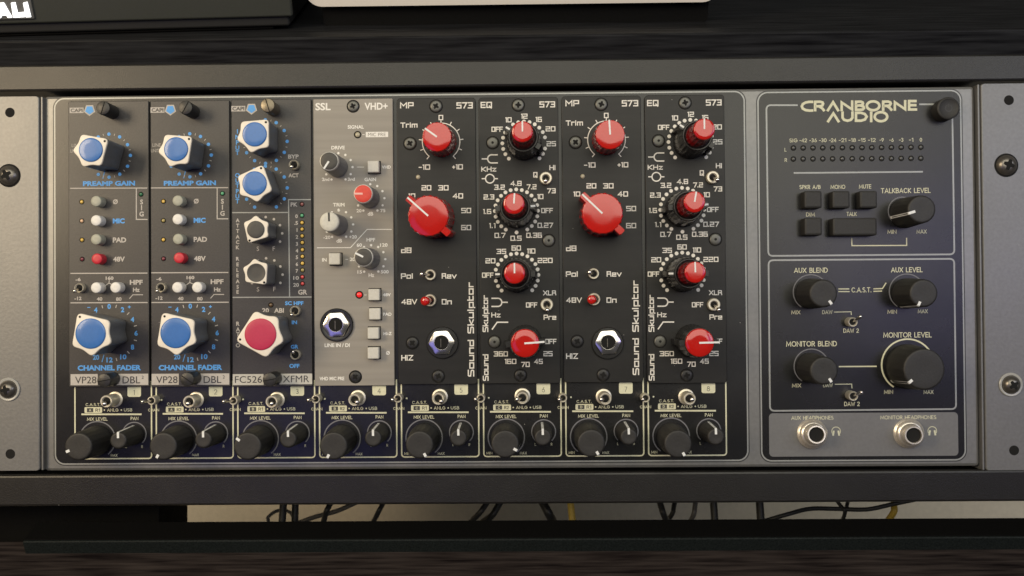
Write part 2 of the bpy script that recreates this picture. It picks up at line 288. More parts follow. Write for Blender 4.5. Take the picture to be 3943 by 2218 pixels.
class Print:
    """flat ink on one surface of one thing, one mesh per ink"""
    def __init__(s, owner, z): s.owner = owner; s.z = z; s.ink = {}; s.n = 0
    def geo(s, ink, lift=0):
        s.n += 1
        G = s.ink.setdefault(ink.name, (ink, Geo()))[1]; G.marks = getattr(G, 'marks', []) + [(len(G.v), len(G.f))]
        return G, s.z + .05 + lift + (s.n % 13) * .003
    def poly(s, ink, pts, lift=0):
        G, z = s.geo(ink, lift); b = len(G.v); G.v += [(p[0], p[1], z) for p in pts]; G.f.append(tuple(range(b, b + len(pts))))
    def disc(s, ink, c, r, n=20, lift=0): s.poly(ink, [(c[0] + x, c[1] + y) for x, y in circ(r, n)], lift)
    def stroke(s, ink, pts, th, closed=False, lift=0):
        pts = [Vector((p[0], p[1])) for p in pts]; n = len(pts); G, z = s.geo(ink, lift); b = len(G.v); h = th / 2
        for i in range(n):
            a = pts[i - 1] if (i or closed) else None; c = pts[(i + 1) % n] if (i < n - 1 or closed) else None; p = pts[i]
            d1 = (p - a).normalized() if a is not None else (c - p).normalized(); d2 = (c - p).normalized() if c is not None else d1
            n1 = Vector((-d1.y, d1.x)); n2 = Vector((-d2.y, d2.x)); m = n1 + n2
            if m.length < .2: m = n1
            m.normalize(); l = h / max(.5, m.dot(n1))
            q = p.copy()
            if a is None: q = p - d1 * h
            if c is None: q = p + d2 * h
            G.v += [(q.x + m.x * l, q.y + m.y * l, z), (q.x - m.x * l, q.y - m.y * l, z)]
        for i in range(n if closed else n - 1):
            j = (i + 1) % n; G.f.append((b + 2 * i + 1, b + 2 * j + 1, b + 2 * j, b + 2 * i))
    def arc(s, ink, c, r, a0, a1, th, n=48): s.stroke(ink, [(c[0] + r * math.cos(rad(a0 + (a1 - a0) * i / n)), c[1] + r * math.sin(rad(a0 + (a1 - a0) * i / n))) for i in range(n + 1)], th)
    def geo_text(s, ink, txt, c, H, W=None, th=.125, lift=0): s.sq(ink, txt, c, H, W or (sum(GE[q][0] + .25 for q in txt) - .25) * H, 0, th, GE, .27, lift)
    def sq(s, ink, txt, c, H, W, rot=0, th=.185, FT=None, gap=.30, lift=0):
        FT = FT or SQ; xs = 0; items = []
        for ch in txt: items.append((xs, FT[ch])); xs += FT[ch][0] + gap
        tot = xs - gap; t = H * th; kx = (W - t) / max(tot, .01); ky = H - t
        if tot < .2: kx = ky
        cr, sr = math.cos(rad(rot)), math.sin(rad(rot))
        for x0, (wd, pls) in items:
            for pl in pls:
                cl = pl[-1] == 'c'; P = []
                for x, y in (pl[:-1] if cl else pl):
                    X = (x0 + x * wd - tot / 2) * kx; Y = (y - .5) * ky; P.append((c[0] + X * cr - Y * sr, c[1] + X * sr + Y * cr))
                s.stroke(ink, P, t, cl, lift)
    def text(s, ink, txt, c, H, W=None, bold=0.0, rot=0, lift=0):
        vs, fs, w0, h0 = fontmesh(txt, bold); ky = H / h0; kx = (W / w0) if W else ky
        G, z = s.geo(ink, lift); b = len(G.v); cr, sr = math.cos(rad(rot)), math.sin(rad(rot))
        for x, y in vs: G.v.append((c[0] + x * kx * cr - y * ky * sr, c[1] + x * kx * sr + y * ky * cr, z))
        G.f += [tuple(b + i for i in f) for f in fs]
    def done(s):
        nm = {m_inset.name: 'inset_panel', m_darkline.name: 'panel_outline', m_silverprint.name: 'border_line', m_plate.name: 'grey_plate'}
        for ink, G in s.ink.values():
            name = nm.get(ink.name, 'lettering')
            if len(G.marks) <= 6:
                ends = G.marks[1:] + [(len(G.v), len(G.f))]
                for (v0, f0), (v1, f1) in zip(G.marks, ends): part(name, mkmesh(name, G.v[v0:v1], [tuple(q - v0 for q in f) for f in G.f[f0:f1]], 0), ink, s.owner)
            else: part(name, mkmesh(name, G.v, G.f, 0), ink, s.owner, label=ink.name.replace(' ink', ''))['kind'] = 'stuff'

# ------------------------------------------------------------------ hardware
def axis_rot(c0, c1, h):       # lean of a knob whose base and top were seen apart
    return Vector((0, 0, 1)).rotation_difference(Vector((c1[0] - c0[0], c1[1] - c0[1], h)).normalized())
def pstrip(rt, ri, h, rb, zb, wdt):
    """pointer strip: on the top from ri to rt and down the side"""
    G = Geo(); t = .12
    prof = [(ri, h + t), (rt - .25, h + t), (rt + t, h - .3), (rb + t, zb)]; low = [(ri, h - .3), (rt - .6, h - .3), (rt - .5, h - .8), (rb - .5, zb)]
    b = 0
    for (x, z), (x2, z2) in zip(prof, low): G.v += [(x, -wdt / 2, z), (x, wdt / 2, z), (x2, wdt / 2, z2), (x2, -wdt / 2, z2)]
    for i in range(3):
        a = i * 4
        for q in range(4): G.f.append((a + q, a + (q + 1) % 4, a + 4 + (q + 1) % 4, a + 4 + q))
    G.f += [(3, 2, 1, 0), (12, 13, 14, 15)]
    return G.mesh('pointer')
def black_knob(parent, pos, z0, rt, rb, h, ang, wdt=1.0, ri=.62, side=True, name='knob'):
    me = cached(('bk', rt, rb, h), lambda: Geo().lathe([(rb * .96, 0), (rb, .4), (rb * .99, 3, 1), ((rt + rb) / 2, h * .55, 1), (rt + .12, h - 1.0, 1), (rt, h - .45), (rt - .45, h - .08), (rt - .9, h - .02), (rt * .5, h - .12)], 72, lambda t: 1 + .012 * math.cos(18 * t)).mesh('knob', 50))
    o = part(name, me, m_blackknob, parent, (pos[0], pos[1], z0), zrot(ang))
    pm = cached(('bp', rt, rb, h, wdt, ri), lambda: pstrip(rt, rt * ri, h - .08, rb - (rb - rt) * .05, .6, wdt))
    sub('pointer', pm, m_pointer, o); return o
def penta(R, mid):
    """five corners: a square one at the index dot with two straight sides, three shallow hollows between the others"""
    A = [(0, 1.0), (90, .925), (149, .935), (211, .935), (270, .925)]
    V = [Vector((R * q * math.cos(rad(a)), R * q * math.sin(rad(a)))) for a, q in A]; P = []
    for i_ in range(5):
        a, b = V[i_], V[(i_ + 1) % 5]; hollow = 0 if i_ in (0, 4) else .075 * R; nr = ((a + b) / 2).normalized()
        for q in range(360):
            t = q / 360; P.append(a.lerp(b, t) - nr * hollow * math.sin(math.pi * t) ** 1.6)
    n = 180; r = []
    ang = [(math.degrees(math.atan2(p.y, p.x)) % 360, p.length) for p in P]
    for i_ in range(n):
        t = i_ * 2; r.append(min(ang, key=lambda q: min(abs(q[0] - t), 360 - abs(q[0] - t)))[1])
    w_ = 6
    sm = [sum(r[(i + j) % n] * (w_ + 1 - abs(j)) for j in range(-w_, w_ + 1)) / sum(w_ + 1 - abs(j) for j in range(-w_, w_ + 1)) for i in range(n)]
    return [(sm[i] * math.cos(rad(i * 2)), sm[i] * math.sin(rad(i * 2))) for i in range(n)]
def scl(pts, kk): return [(x * kk, y * kk) for x, y in pts]
def star_knob(parent, pos, R, rc, h, ang, capmat, sunk=False):
    P = cached(('penta', R), lambda: penta(R * 1.04, R * .77))
    me = cached(('sk', R, h), lambda: Geo().loft([(scl(P, .96), .3), (scl(P, .98), 1), (scl(P, 1.0), h - 1.6), (scl(P, .985), h - 1.2)]).mesh('knob', 50))
    o = part('star_knob', me, m_knobgrey, parent, (pos[0], pos[1], 0), zrot(ang))
    sub('face_plate', cached(('sp', R, h), lambda: Geo().loft([(scl(P, .97), h - 1.2), (scl(P, 1.0), h - 1.0), (scl(P, 1.0), h - .4), (scl(P, .97), h - .08), (scl(P, .93), h)]).mesh('face_plate', 20)), m_ivory, o)
    if sunk: prof = [(rc + .25, h - .2), (rc + .25, h + .12), (rc * .98, h + .14), (rc * .9, h + .02), (rc * .5, h + .03)]
    else: prof = [(rc, h - .3), (rc, h + .25), (rc * .97, h + .45), (rc * .9, h + .55), (rc * .5, h + .6)]
    sub('cap', cached(('sc', rc, h, sunk), lambda: Geo().lathe(prof, 48).mesh('cap', 40)), capmat, o)
    sub('index_dot', cached(('sd', R, h), lambda: Geo().loft([([(x + R * .84, y) for x, y in circ(.52, 16)], h - .2), ([(x + R * .84, y) for x, y in circ(.52, 16)], h + .06)]).mesh('index_dot')), m_hole, o)
    return o
def barrel_knob(parent, pos, h, ang, facemat, ptrmat, rimmat):
    me = cached(('bar', h), lambda: Geo().lathe([(4.75, .2), (4.8, .6), (4.7, 3, 1), (4.45, h - 2.2, 1), (4.35, h - 1.6)], 60, lambda t: 1 + .012 * math.cos(20 * t)).mesh('barrel_knob', 50))
    o = part('barrel_knob', me, m_sslgrey, parent, (pos[0], pos[1], 0), zrot(ang))
    sub('rim', cached(('rim', h), lambda: Geo().lathe([(4.3, h - 1.6), (4.42, h - 1.3), (4.3, h - .4), (4.1, h - .1), (3.8, h)], 48).mesh('rim')), rimmat, o)
    sub('cap', cached(('bcap', h), lambda: Geo().lathe([(3.85, h - .2), (3.85, h + .1), (3.7, h + .2), (2, h + .22)], 48).mesh('cap')), facemat, o)
    sub('pointer', cached(('bptr', h), lambda: Geo().box(.15, 4.1, -.42, .42, h - .1, h + .32).mesh('pointer')), ptrmat, o)
    return o
def flute(n, d): return lambda t: 1 - d * (abs(math.sin(n * t / 2)) ** .7)
def red_knob(parent, base, pos, rt, h, ang, wings=False, z0=0, lean=True):
    q = (axis_rot(base, pos, h) if lean else zrot(0)) @ zrot(ang)
    p0 = base if lean else pos
    rs = rt * 1.08
    me = cached(('red', rt, h), lambda: Geo().lathe([(rs * .98, .3), (rs * 1.0, .8, 1), (rs * .99, 2, 1), (rt * 1.05, h * .6, 1), (rt * 1.045, h - 2.0, 1), (rt * 1.035, h - 1.3, 1)], 160, flute(20, .05)).mesh('red_knob', 50))
    o = part('red_knob', me, m_redskirt, parent, (p0[0], p0[1], z0), q)
    sub('cap', cached(('rcap', rt, h), lambda: Geo().lathe([(rt * 1.035, h - 1.4, 1), (rt * 1.03, h - .9, 1), (rt * 1.0, h - .4, 1), (rt * .965, h - .12), (rt * .93, h - .05), (rt * .5, h - .02), (rt * .2, h)], 160, flute(20, .035)).mesh('cap', 60)), m_red, o)
    L = rt * 1.0
    if wings:
        G = Geo()
        for s_ in (1, -1):
            a = rt * .93; b_ = rt * 1.38; wd = 1.6; P = [(a * s_, -wd * s_), (b_ * s_ * .97, -wd * s_), (b_ * s_, -wd * .6 * s_), (b_ * s_, wd * .6 * s_), (b_ * .97 * s_, wd * s_), (a * s_, wd * s_)]
            G.loft([(P, .5), (P, h - .6), ([(x * .985, y * .9) for x, y in P], h - .3)])
        sub('wing_pointers', cached(('wing', rt, h), lambda: G.mesh('wing_pointers')), m_red, o)
        L = rt * 1.36
    sub('pointer', cached(('rptr', rt, h, wings), lambda: Geo().box(0, L, -.38, .38, h - .5, h + .06).mesh('pointer')), m_pointer, o)
    return o
def dual_knob(parent, base, cap, ang_in, ang_out, hr=19.0, h=36.0):
    q = axis_rot(base, cap, h)
    def out():
        G = Geo().lathe([(8.0, .3), (8.1, 1), (7.9, 3, 1), (7.3, hr * .75, 1), (6.9, hr - 1.2, 1), (6.75, hr - .3), (6.45, hr), (6.0, hr), (5.9, hr - 1.5), (5.0, hr - 2)], 120, flute(24, .035))
        for s_ in (1, -1):
            P = [(6.0 * s_, -1.3 * s_), (9.7 * s_, -1.3 * s_), (9.7 * s_, 1.3 * s_), (6.0 * s_, 1.3 * s_)]
            P2 = [(6.0 * s_, -1.2 * s_), (8.9 * s_, -1.2 * s_), (8.9 * s_, 1.2 * s_), (6.0 * s_, 1.2 * s_)]
            G.loft([(P, .5), (P2, hr - 1.6), (scl(P2, .98), hr - 1.2)])
        return G.mesh('outer_ring', 40)
    o = part('dual_knob', cached(('dual', hr), out), m_blackgloss, parent, (base[0], base[1], 0), q @ zrot(ang_out))
    sub('ring_pointer', cached(('dptr', hr), lambda: Geo().box(6.9, 9.0, -.42, .42, hr - 1.5, hr - 1.05).mesh('ring_pointer')), m_pointer, o)
    rt = 4.45
    me = cached(('dinner', h), lambda: Geo().lathe([(5.0, hr - 2), (5.0, hr, 1), (4.75, h * .8, 1), (4.55, h - 1.4, 1), (4.5, h - 1.2)], 96, flute(16, .05)).mesh('inner_knob', 50))
    i_ = sub('inner_knob', me, m_redskirt, o); i_.rotation_mode = 'QUATERNION'; i_.rotation_quaternion = zrot(ang_in - ang_out)
    c_ = sub('inner_cap', cached(('dcap', h), lambda: Geo().lathe([(4.5, h - 1.4), (4.6, h - .9), (4.45, h - .3), (4.2, h - .1), (3, h - .04)], 48).mesh('inner_cap', 60)), m_red, o)
    p_ = sub('inner_pointer', cached(('diptr', h), lambda: Geo().box(0, 4.4, -.33, .33, h - .5, h + .06).mesh('inner_pointer')), m_pointer, o)
    p_.rotation_mode = 'QUATERNION'; p_.rotation_quaternion = zrot(ang_in - ang_out)
def filter_knob(parent, pos, ang, h=21):
    def out():
        G = Geo().lathe([(7.6, .3), (7.7, 1), (7.5, 3, 1), (6.9, h - 4, 1), (6.5, h - 2)], 120, flute(24, .035))
        for s_ in (1, -1):
            P = [(5.5 * s_, -1.3 * s_), (9.4 * s_, -1.3 * s_), (9.4 * s_, 1.3 * s_), (5.5 * s_, 1.3 * s_)]
            G.loft([(P, .5), (scl(P, .94), h - 2.2), (scl(P, .92), h - 1.9)])
        return G.mesh('filter_knob', 40)
    o = part('filter_knob', cached(('filt', h), out), m_blackgloss, parent, (pos[0], pos[1], 0), zrot(ang))
    sub('cap', cached(('fcap', h), lambda: Geo().lathe([(6.2, h - 2.2), (6.3, h - .8), (6.15, h - .3), (5.8, h - .05), (3, h)], 64).mesh('cap', 60)), m_red, o)
    sub('pointer', cached(('fptr', h), lambda: Geo().box(-.3, 8.6, -.4, .4, h - 1.2, h + .1).mesh('pointer')), m_pointer, o)
def push_button(parent, pos, m, h=5.2, r=2.45):
    part('push_button', cached(('pb', r, h), lambda: Geo().lathe([(r * 1.02, 0), (r * 1.02, h - .7), (r * .97, h - .25), (r * .86, h - .03), (r * .4, h)], 32).mesh('push_button', 50)), m, parent, (pos[0], pos[1], .02))
def key_button(parent, pos, w_, h_, d, m, z0=0.0, bev=.5):
    return part('key_button', cached(('kb', w_, h_, d, bev), lambda: Geo().box(-w_ / 2, w_ / 2, -h_ / 2, h_ / 2, .03, d, bev).mesh('key_button', 20)), m, parent, (pos[0], pos[1], z0))
def led_part(parent, pos, m, r=1.0, z0=0.0, collar=True):
    o = part('led_light', cached(('led', r), lambda: Geo().lathe([(r * .8, -.2), (r * .8, .12), (r * .7, .3), (r * .45, .45), (r * .15, .52)], 20).mesh('led_light', 60)), m, parent, (pos[0], pos[1], z0))
    if collar: sub('led_hole', cached(('ledh', r), lambda: Geo().lathe([(r * .8, .06), (r * 1.15, .07), (r * 1.15, .14), (r * 1.05, .16), (r * .8, .06)], 24, caps=(False, False)).mesh('led_hole')), m_hole, o)
def phillips(parent, pos, r=2.75, z0=0.0, m=None, ang=20, kind='cross', name='panel_screw', h=.75, dome=.2):
    m = m or m_screw
    o = part(name, cached(('scr', r, h, dome), lambda: Geo().lathe([(r, -.3), (r, h * .35), (r * .93, h * .7), (r * .75, h * .7 + dome * .6), (r * .45, h * .7 + dome * .92), (r * .2, h * .7 + dome)], 32).mesh(name, 50)), m, parent, (pos[0], pos[1], z0), zrot(ang))
    sub('seat_ring', cached(('sring', r), lambda: Geo().lathe([(r * .97, .04), (r * 1.16, .05), (r * 1.16, .1), (r * .97, .1), (r * .97, .04)], 32, caps=(False, False)).mesh('seat_ring')), m_hole, o)
    zt = h * .7 + dome + .02
    if kind == 'cross':
        def cr():
            a, b_, t = r * .52, r * .13, zt
            P = [(a, -b_), (a, b_), (b_ * 1.6, b_ * 1.6), (b_, a), (-b_, a), (-b_ * 1.6, b_ * 1.6), (-a, b_), (-a, -b_), (-b_ * 1.6, -b_ * 1.6), (-b_, -a), (b_, -a), (b_ * 1.6, -b_ * 1.6)]
            return Geo().loft([(P, t - .25), (P, t)]).mesh('recess')
        sub('recess', cached(('cross', r, zt), cr), m_hole, o)
    else:
        sub('recess', cached(('hex', r, zt), lambda: Geo().lathe([(r * .24, zt - .25), (r * .24, zt)], 6).mesh('recess')), m_hole, o)
    return o
def thumbscrew(parent, cap, ang, h=10.5, m=None):
    m = m or m_thumb
    def mk():
        r = 3.15; G = Geo()
        G.lathe([(r, 0), (r, h - .5), (r * .95, h - .1), (r * .9, h - .02)], 96, lambda t: 1)
        G.v = [((x * (1 + (.012 if (i % 2) else 0))), y * (1 + (.012 if (i % 2) else 0)), z) for i, (x, y, z) in enumerate(G.v)]
        return G.mesh('thumbscrew', 30)
    o = part('thumbscrew', cached(('th', h), mk), m, parent, (cap[0], cap[1], 0), zrot(ang))
    sub('slot', cached(('slot', h), lambda: Geo().box(-2.95, 2.95, -.22, .22, h - .5, h + .03).mesh('slot')), m_hole, o)
def toggle(parent, ringpx, tippx, r=2.3, hb=3.0, ht=9.5, z0=0.0, tipm=None, tr=.95, nut=True, ballr=None, name='toggle_switch', basepx=None, wall=.28):
    c = px(*ringpx, z0 + hb); t = px(*tippx, z0 + ht)
    def mk():
        G = Geo().lathe([(r * 1.0, 0), (r, hb - .5), (r * .96, hb - .2), (r * .88, hb), (r * (1.06 - wall), hb - .02), (r * (1 - wall), hb - .2), (r * (.95 - wall), hb - .8), (r * .3, hb - 1.2)], 36)
        if nut: G.lathe([(r * 1.28, 0), (r * 1.28, .5), (r * 1.1, .8), (r * .9, .8)], 6 if not basepx else 24)
        return G.mesh('bushing', 40)
    o = part(name, cached(('tog', r, hb, nut, wall), mk), m_nickel, parent, (c.x, c.y, z0))
    sub('well', cached(('well', r, hb, wall), lambda: Geo().lathe([(r * (.9 - wall), hb - 1.1), (r * (.9 - wall), hb - .7)], 24).mesh('well')), m_hole, o)
    d = Vector((t.x - c.x, t.y - c.y, ht - (hb - 1.0)))
    b = tr
    pts = [Vector((0, 0, hb - 1.0)) + d * f for f in (0, .35, .7, .86, .94, .985, 1.0)]
    rr = [b * .55, b * .62, b * .8, b * 1.0, b * .95, b * .6, b * .15]
    if ballr: rr = [b * .8, ballr * .8, ballr * .95, ballr, ballr * .95, ballr * .62, ballr * .15]
    G = Geo().tube(pts, rr, 16)
    sub('lever', G.mesh('lever', 60), tipm or m_chrome, o)
    return o
def hexjack(parent, ringc, nutpx, R=5.3, rw=7.7):
    o = part('input_jack', cached(('jk', rw), lambda: Geo().lathe([(rw, 0), (rw, .9), (rw * .95, 1.25), (rw * .7, 1.3), (4.6, .7)], 56).mesh('washer', 40)), m_blackgloss, parent, (ringc[0], ringc[1], .02))
    c = px(*nutpx, 2.5); off = (c.x - ringc[0], c.y - ringc[1], 0)
    def nut():
        hx = lambda s_: [(R * s_ * math.cos(rad(60 * i + 3)), R * s_ * math.sin(rad(60 * i + 3))) for i in range(6)]
        def blend(a, t):   # hexagon corner chamfer rows, all with 48 points
            out = []
            for i in range(48):
                an = rad(7.5 * i + 3); rr = R * a * math.cos(rad(30)) / math.cos(((7.5 * i) % 60 - 30) * math.pi / 180)
                rr = min(rr, R * t); out.append((rr * math.cos(an), rr * math.sin(an)))
            return out
        G = Geo().loft([(blend(1, 1), .6), (blend(1, 1), 1.9), (blend(.97, .93), 2.2), (circ(3.5, 48), 2.68), (circ(3.25, 48), 2.66), (circ(3.2, 48), 2.2)], (False, True))
        return G.mesh('hex_nut', 25)
    sub('hex_nut', cached(('nut', R), nut), m_chrome, o, off=off)
    sub('socket', cached(('sock', 1), lambda: Geo().lathe([(3.22, 1.9), (3.22, 2.25)], 32).mesh('socket')), m_hole, o, off=off)
    sub('contact_spring', cached(('spr', 1), lambda: Geo().box(-.45, -.2, -2.2, 1.8, 2.1, 2.3).mesh('contact_spring')), m_steel, o, off=off)
    return o

# ================================================================== SETTING: desk, rails, wall
def oriented(name, c0, sx, n0, n1, up0, up1, m, parent, bev=.6, label=None):
    """level board: x range sx, n = distance towards viewer (FWD) range, up = gravity up range, from anchor c0"""
    G = Geo(); b = 0
    xs = (sx[0], sx[1]); c = Vector(c0) + Vector(((xs[0] + xs[1]) / 2, 0, 0)) + FWD * ((n0 + n1) / 2) + UPG * ((up0 + up1) / 2)
    G.obox(c, ((xs[1] - xs[0]) / 2, 0, 0), FWD * ((n1 - n0) / 2), UPG * ((up1 - up0) / 2))
    me = G.mesh(name)
    if bev:
        bm = bmesh.new(); bm.from_mesh(me); bmesh.ops.bevel(bm, geom=bm.edges[:], offset=bev * S, segments=3, affect='EDGES', profile=.5); bm.to_mesh(me); bm.free()
        me.polygons.foreach_set('use_smooth', [True] * len(me.polygons)); me.set_sharp_from_angle(angle=rad(12))
    return part(name, me, m, parent, (0, 0, 0), label=label)
def panelbox(name, x0, x1, y0, y1, z0, z1, m, parent, bev=.5, label=None):
    me = Geo().box(x0, x1, y0, y1, z0, z1, bev).mesh(name, 12); return part(name, me, m, parent, (0, 0, 0), label=label)

XL, XR = -160, 580
desk = thing('studio_desk', 'black wood grain studio desk holding the rack between two dark rails', 'desk')
# shelf board above the rack; its top front edge is seen at v ~ 143 (left) .. 112 (right)
e = px(1970, 134, 4); sh0 = Vector((0, e.y, 4))
SHT = 15.5
def pxy(u, v, z): return px(u, v, z).y
oriented('shelf_board', sh0, (XL, XR), -260, 0, -SHT, 0, m_wood, desk, 1.0)
panelbox('upper_rail', XL, XR, pxy(1970, 331, 0), pxy(1970, 229, 0), -30, 0, m_rail, desk, 1.0)
panelbox('lower_rail', XL, XR, pxy(1970, 1941, 2), pxy(1970, 1821, 2), -2.0, 2, m_rail, desk, 1.0)
# black boards added behind the rack edges as the shade in the gaps
panelbox('gap_shade_board', XL, XR, pxy(1970, 1815, 0) - 3, pxy(1970, 1815, 0) + 1.2, -40, -12, m_blackboard, desk, .3)
panelbox('gap_shade_board', XL, XR, 3.2, 12, -60, -31, m_blackboard, desk, .3)
# bottom board (top darkened by an added black sheet, lip in front), and the desk top below it
e2 = px(1970, 2078, 6); bb = Vector((0, e2.y, 6))
oriented('bottom_board', bb, (px(85, 2090, 6).x, XR), -13.8, 0, -16, 0, m_lip, desk, .6)
oriented('dark_top_layer', bb, (px(85, 2090, 6).x + .5, XR), -13.6, -.9, .05, .5, m_blackboard, desk, .1)
e3 = px(1970, 2152, 8); dt = Vector((0, e3.y, 8))
oriented('desk_top', dt, (XL, XR), -14, 300, -22, 0, m_desk, desk, .3, label='dark brown wood grain desk top')
G = Geo().box(px(-50, 1950, -35).x - 120, px(722, 1980, -75).x, px(0, 2160, -35).y, px(0, 1930, -35).y, -75, -35, .6)
blk = thing('side_support', 'black upright board behind the left of the lower rail', 'board'); part('board', G.mesh('board'), m_blackboard, blk)
wall = part('wall', Geo().box(-900, 1300, -700, -120, -330, -322).mesh('wall'), m_wall, None); wall['kind'] = 'structure'

# cables behind the lower gap
cg = 'cables hanging behind the lower gap'
def cable(pts, wpx, m, label, z=-60, grp=cg):
    P = [px(u, v, z) for u, v in pts]; Pz = [Vector((p.x, p.y, z + 3 * math.sin(i * 1.7))) for i, p in enumerate(P)]
    d0 = (Pz[0] - Pz[1]).normalized(); d1 = (Pz[-1] - Pz[-2]).normalized()
    pts3 = [Pz[0] + d0 * 30] + Pz + [Pz[-1] + d1 * 16]
    # catmull smoothing
    out = []
    for i in range(len(pts3) - 1):
        p0 = pts3[max(i - 1, 0)]; p1 = pts3[i]; p2 = pts3[i + 1]; p3 = pts3[min(i + 2, len(pts3) - 1)]
        for q in range(6):
            t = q / 6; out.append(.5 * ((2 * p1) + (-p0 + p2) * t + (2 * p0 - 5 * p1 + 4 * p2 - p3) * t * t + (-p0 + 3 * p1 - 3 * p2 + p3) * t ** 3))
    out.append(pts3[-1])
    me = Geo().tube(out, wpx * .5 * (CP.z - z) / FPX, 12).mesh('cable', 60)
    o = part('cable', me, m, None); o['label'] = label; o['category'] = 'cable'; o['group'] = grp
c5 = lambda x, y: (x * .7648, 1780 + y * .7648)
c6 = lambda x, y: (1970 + x * .7659, 1780 + y * .7659)
cable([c5(1427, 205), c5(1427, 300)], 28, m_cable, 'thick black cable hanging straight, left one of the leftmost upright pair')
cable([c5(1487, 205), c5(1491, 300)], 27, m_cable, 'thick black cable hanging straight, right one of the leftmost upright pair', -66)
cable([c5(1352, 310), c5(1358, 270), c5(1395, 246), c5(1450, 255), c5(1485, 285), c5(1500, 310)], 13, m_cabgrey, 'thin grey cable looping in an arch behind the leftmost upright pair', -90)
cable([c5(1800, 200), c5(1700, 240), c5(1590, 275), c5(1500, 310)], 18, m_cabgrey, 'grey cable crossing low and diagonal right of the leftmost upright pair', -85)
cable([c5(1668, 200), c5(1650, 240), c5(1628, 300)], 22, m_cable, 'black cable slanting across the grey diagonal cable', -62)
cable([c5(1932, 200), c5(1912, 240), c5(1880, 300)], 20, m_cable, 'single slanting black cable on the lit wall left of centre')
cable([c5(2455, 200), c5(2420, 245), c5(2372, 300)], 22, m_cable, 'black cable, left one of the slanting pair under the middle modules')
cable([c5(2520, 200), c5(2480, 260), c5(2435, 300)], 26, m_cable, 'black cable, right one of the slanting pair under the middle modules', -68)
cable([c6(155, 200), c6(185, 250), c6(208, 300)], 34, m_cable, 'thickest black cable slanting right beside the left yellow cable')
cable([c6(296, 200), c6(306, 300)], 27, m_cabyel, 'yellow cable near the middle beside the thickest black cable', -64)
cable([c6(745, 200), c6(758, 250), c6(782, 300)], 24, m_cable, 'black cable forming the left arm of the V shape')
cable([c6(820, 200), c6(805, 250), c6(780, 300)], 18, m_cable, 'thinner black cable forming the right arm of the V shape', -72)
cable([c6(925, 200), c6(912, 250), c6(900, 300)], 19, m_cabgrey, 'dark grey cable slanting between the V shape and a thick upright cable')
cable([c6(1015, 200), c6(1017, 300)], 28, m_cable, 'thick upright black cable right of the dark grey slanting cable')
cable([c6(1247, 200), c6(1247, 300)], 30, m_cable, 'thick upright black cable where the wavy cable starts')
cable([c6(1270, 296), c6(1370, 258), c6(1500, 236), c6(1640, 240), c6(1780, 234), c6(1910, 205)], 17, m_cable, 'wavy black cable running sideways through the right part of the gap', -58)
cable([c6(1640, 200), c6(1665, 240), c6(1668, 300)], 14, m_cable, 'thin black cable crossing the wavy cable, leaning left at its top', -62)
cable([c6(1690, 200), c6(1668, 245), c6(1663, 300)], 14, m_cable, 'thin black cable crossing the wavy cable, leaning right at its top', -66)
cable([c6(1922, 200), c6(1912, 240), c6(1893, 300)], 25, m_cabyel, 'yellow cable at the right end of the wavy black cable', -70)

# ------------------------------------------------------------------ speaker and monitor on the shelf
def on_shelf(u, v): return px_on(u, v, sh0, UPG)
spk = thing('desk_speaker', 'dark grey studio speaker with lit white letters on the shelf corner', 'speaker')
# front plane of the speaker: 62 mm behind the shelf edge, turned slightly
A = Vector((0, 0, 0)) + sh0 + FWD * -6 + Vector((px(0, 60, -20).x, 0, 0)); Bv = Vector((px(1140, 60, -20).x, 0, 0)) + sh0 + FWD * -22
xa = (Bv - A).normalized(); ya = UPG.copy(); za = xa.cross(ya).normalized()
SW = (Bv - A).length
def spkpt(x, y, z): return A + xa * x + ya * y + za * z
def spkbox(name, x0, x1, y0, y1, z0, z1, m, parent=None, bev=2.0):
    G = Geo().obox(spkpt((x0 + x1) / 2, (y0 + y1) / 2, (z0 + z1) / 2), xa * (x1 - x0) / 2, ya * (y1 - y0) / 2, za * (z1 - z0) / 2); me = G.mesh(name)
    bm = bmesh.new(); bm.from_mesh(me); bmesh.ops.bevel(bm, geom=bm.edges[:], offset=bev * S, segments=4, affect='EDGES', profile=.5); bm.to_mesh(me); bm.free()
    me.polygons.foreach_set('use_smooth', [True] * len(me.polygons)); me.set_sharp_from_angle(angle=rad(16))
    return part(name, me, m, parent or spk)
spkbox('cabinet', -110, SW - 2, 1.6, 150, -160, -2.2, m_spkd, bev=1.5)
spkbox('front_baffle', -112, SW, 6.2, 152, -4.2, 0, m_spk, bev=1.4)
spkbox('foot_pad', -100, SW - 10, 0, 1.7, -150, -4, m_blackboard, bev=1)
bd = spkbox('badge', -30, px(139, 70, -20).x - A.x, 0, 0, 0, 0, m_badge, bev=0) if False else None
nrm = za
def onspk(u, v): 
    p = px_on(u, v, A, nrm); d = p - A; return d.dot(xa), d.dot(ya)
bx1, by0 = onspk(136, 72); bx0, by1 = onspk(-60, -40)
badge = spkbox('badge', bx0, bx1, by0, by1, -.5, .9, m_badge, bev=.4)
Gl = Geo()
def ext(poly):
    P = [onspk(u * .1941, v * .1941) for u, v in poly]; b = len(Gl.v); n = len(P)
    Gl.v += [tuple(spkpt(x, y, .95)) for x, y in P] + [tuple(spkpt(x, y, 1.5)) for x, y in P]
    Gl.f.append(tuple(reversed(range(b, b + n)))); Gl.f.append(tuple(range(b + n, b + 2 * n)))
    for i in range(n): Gl.f.append((b + i, b + (i + 1) % n, b + n + (i + 1) % n, b + n + i))
ext([(-60, 345), (35, 350), (60, 300), (150, 300), (180, 345), (262, 340), (95, 45), (20, 50), (-15, 50), (-60, 180)])
ext([(240, 50), (320, 38), (370, 245), (500, 230), (512, 330), (285, 342)])
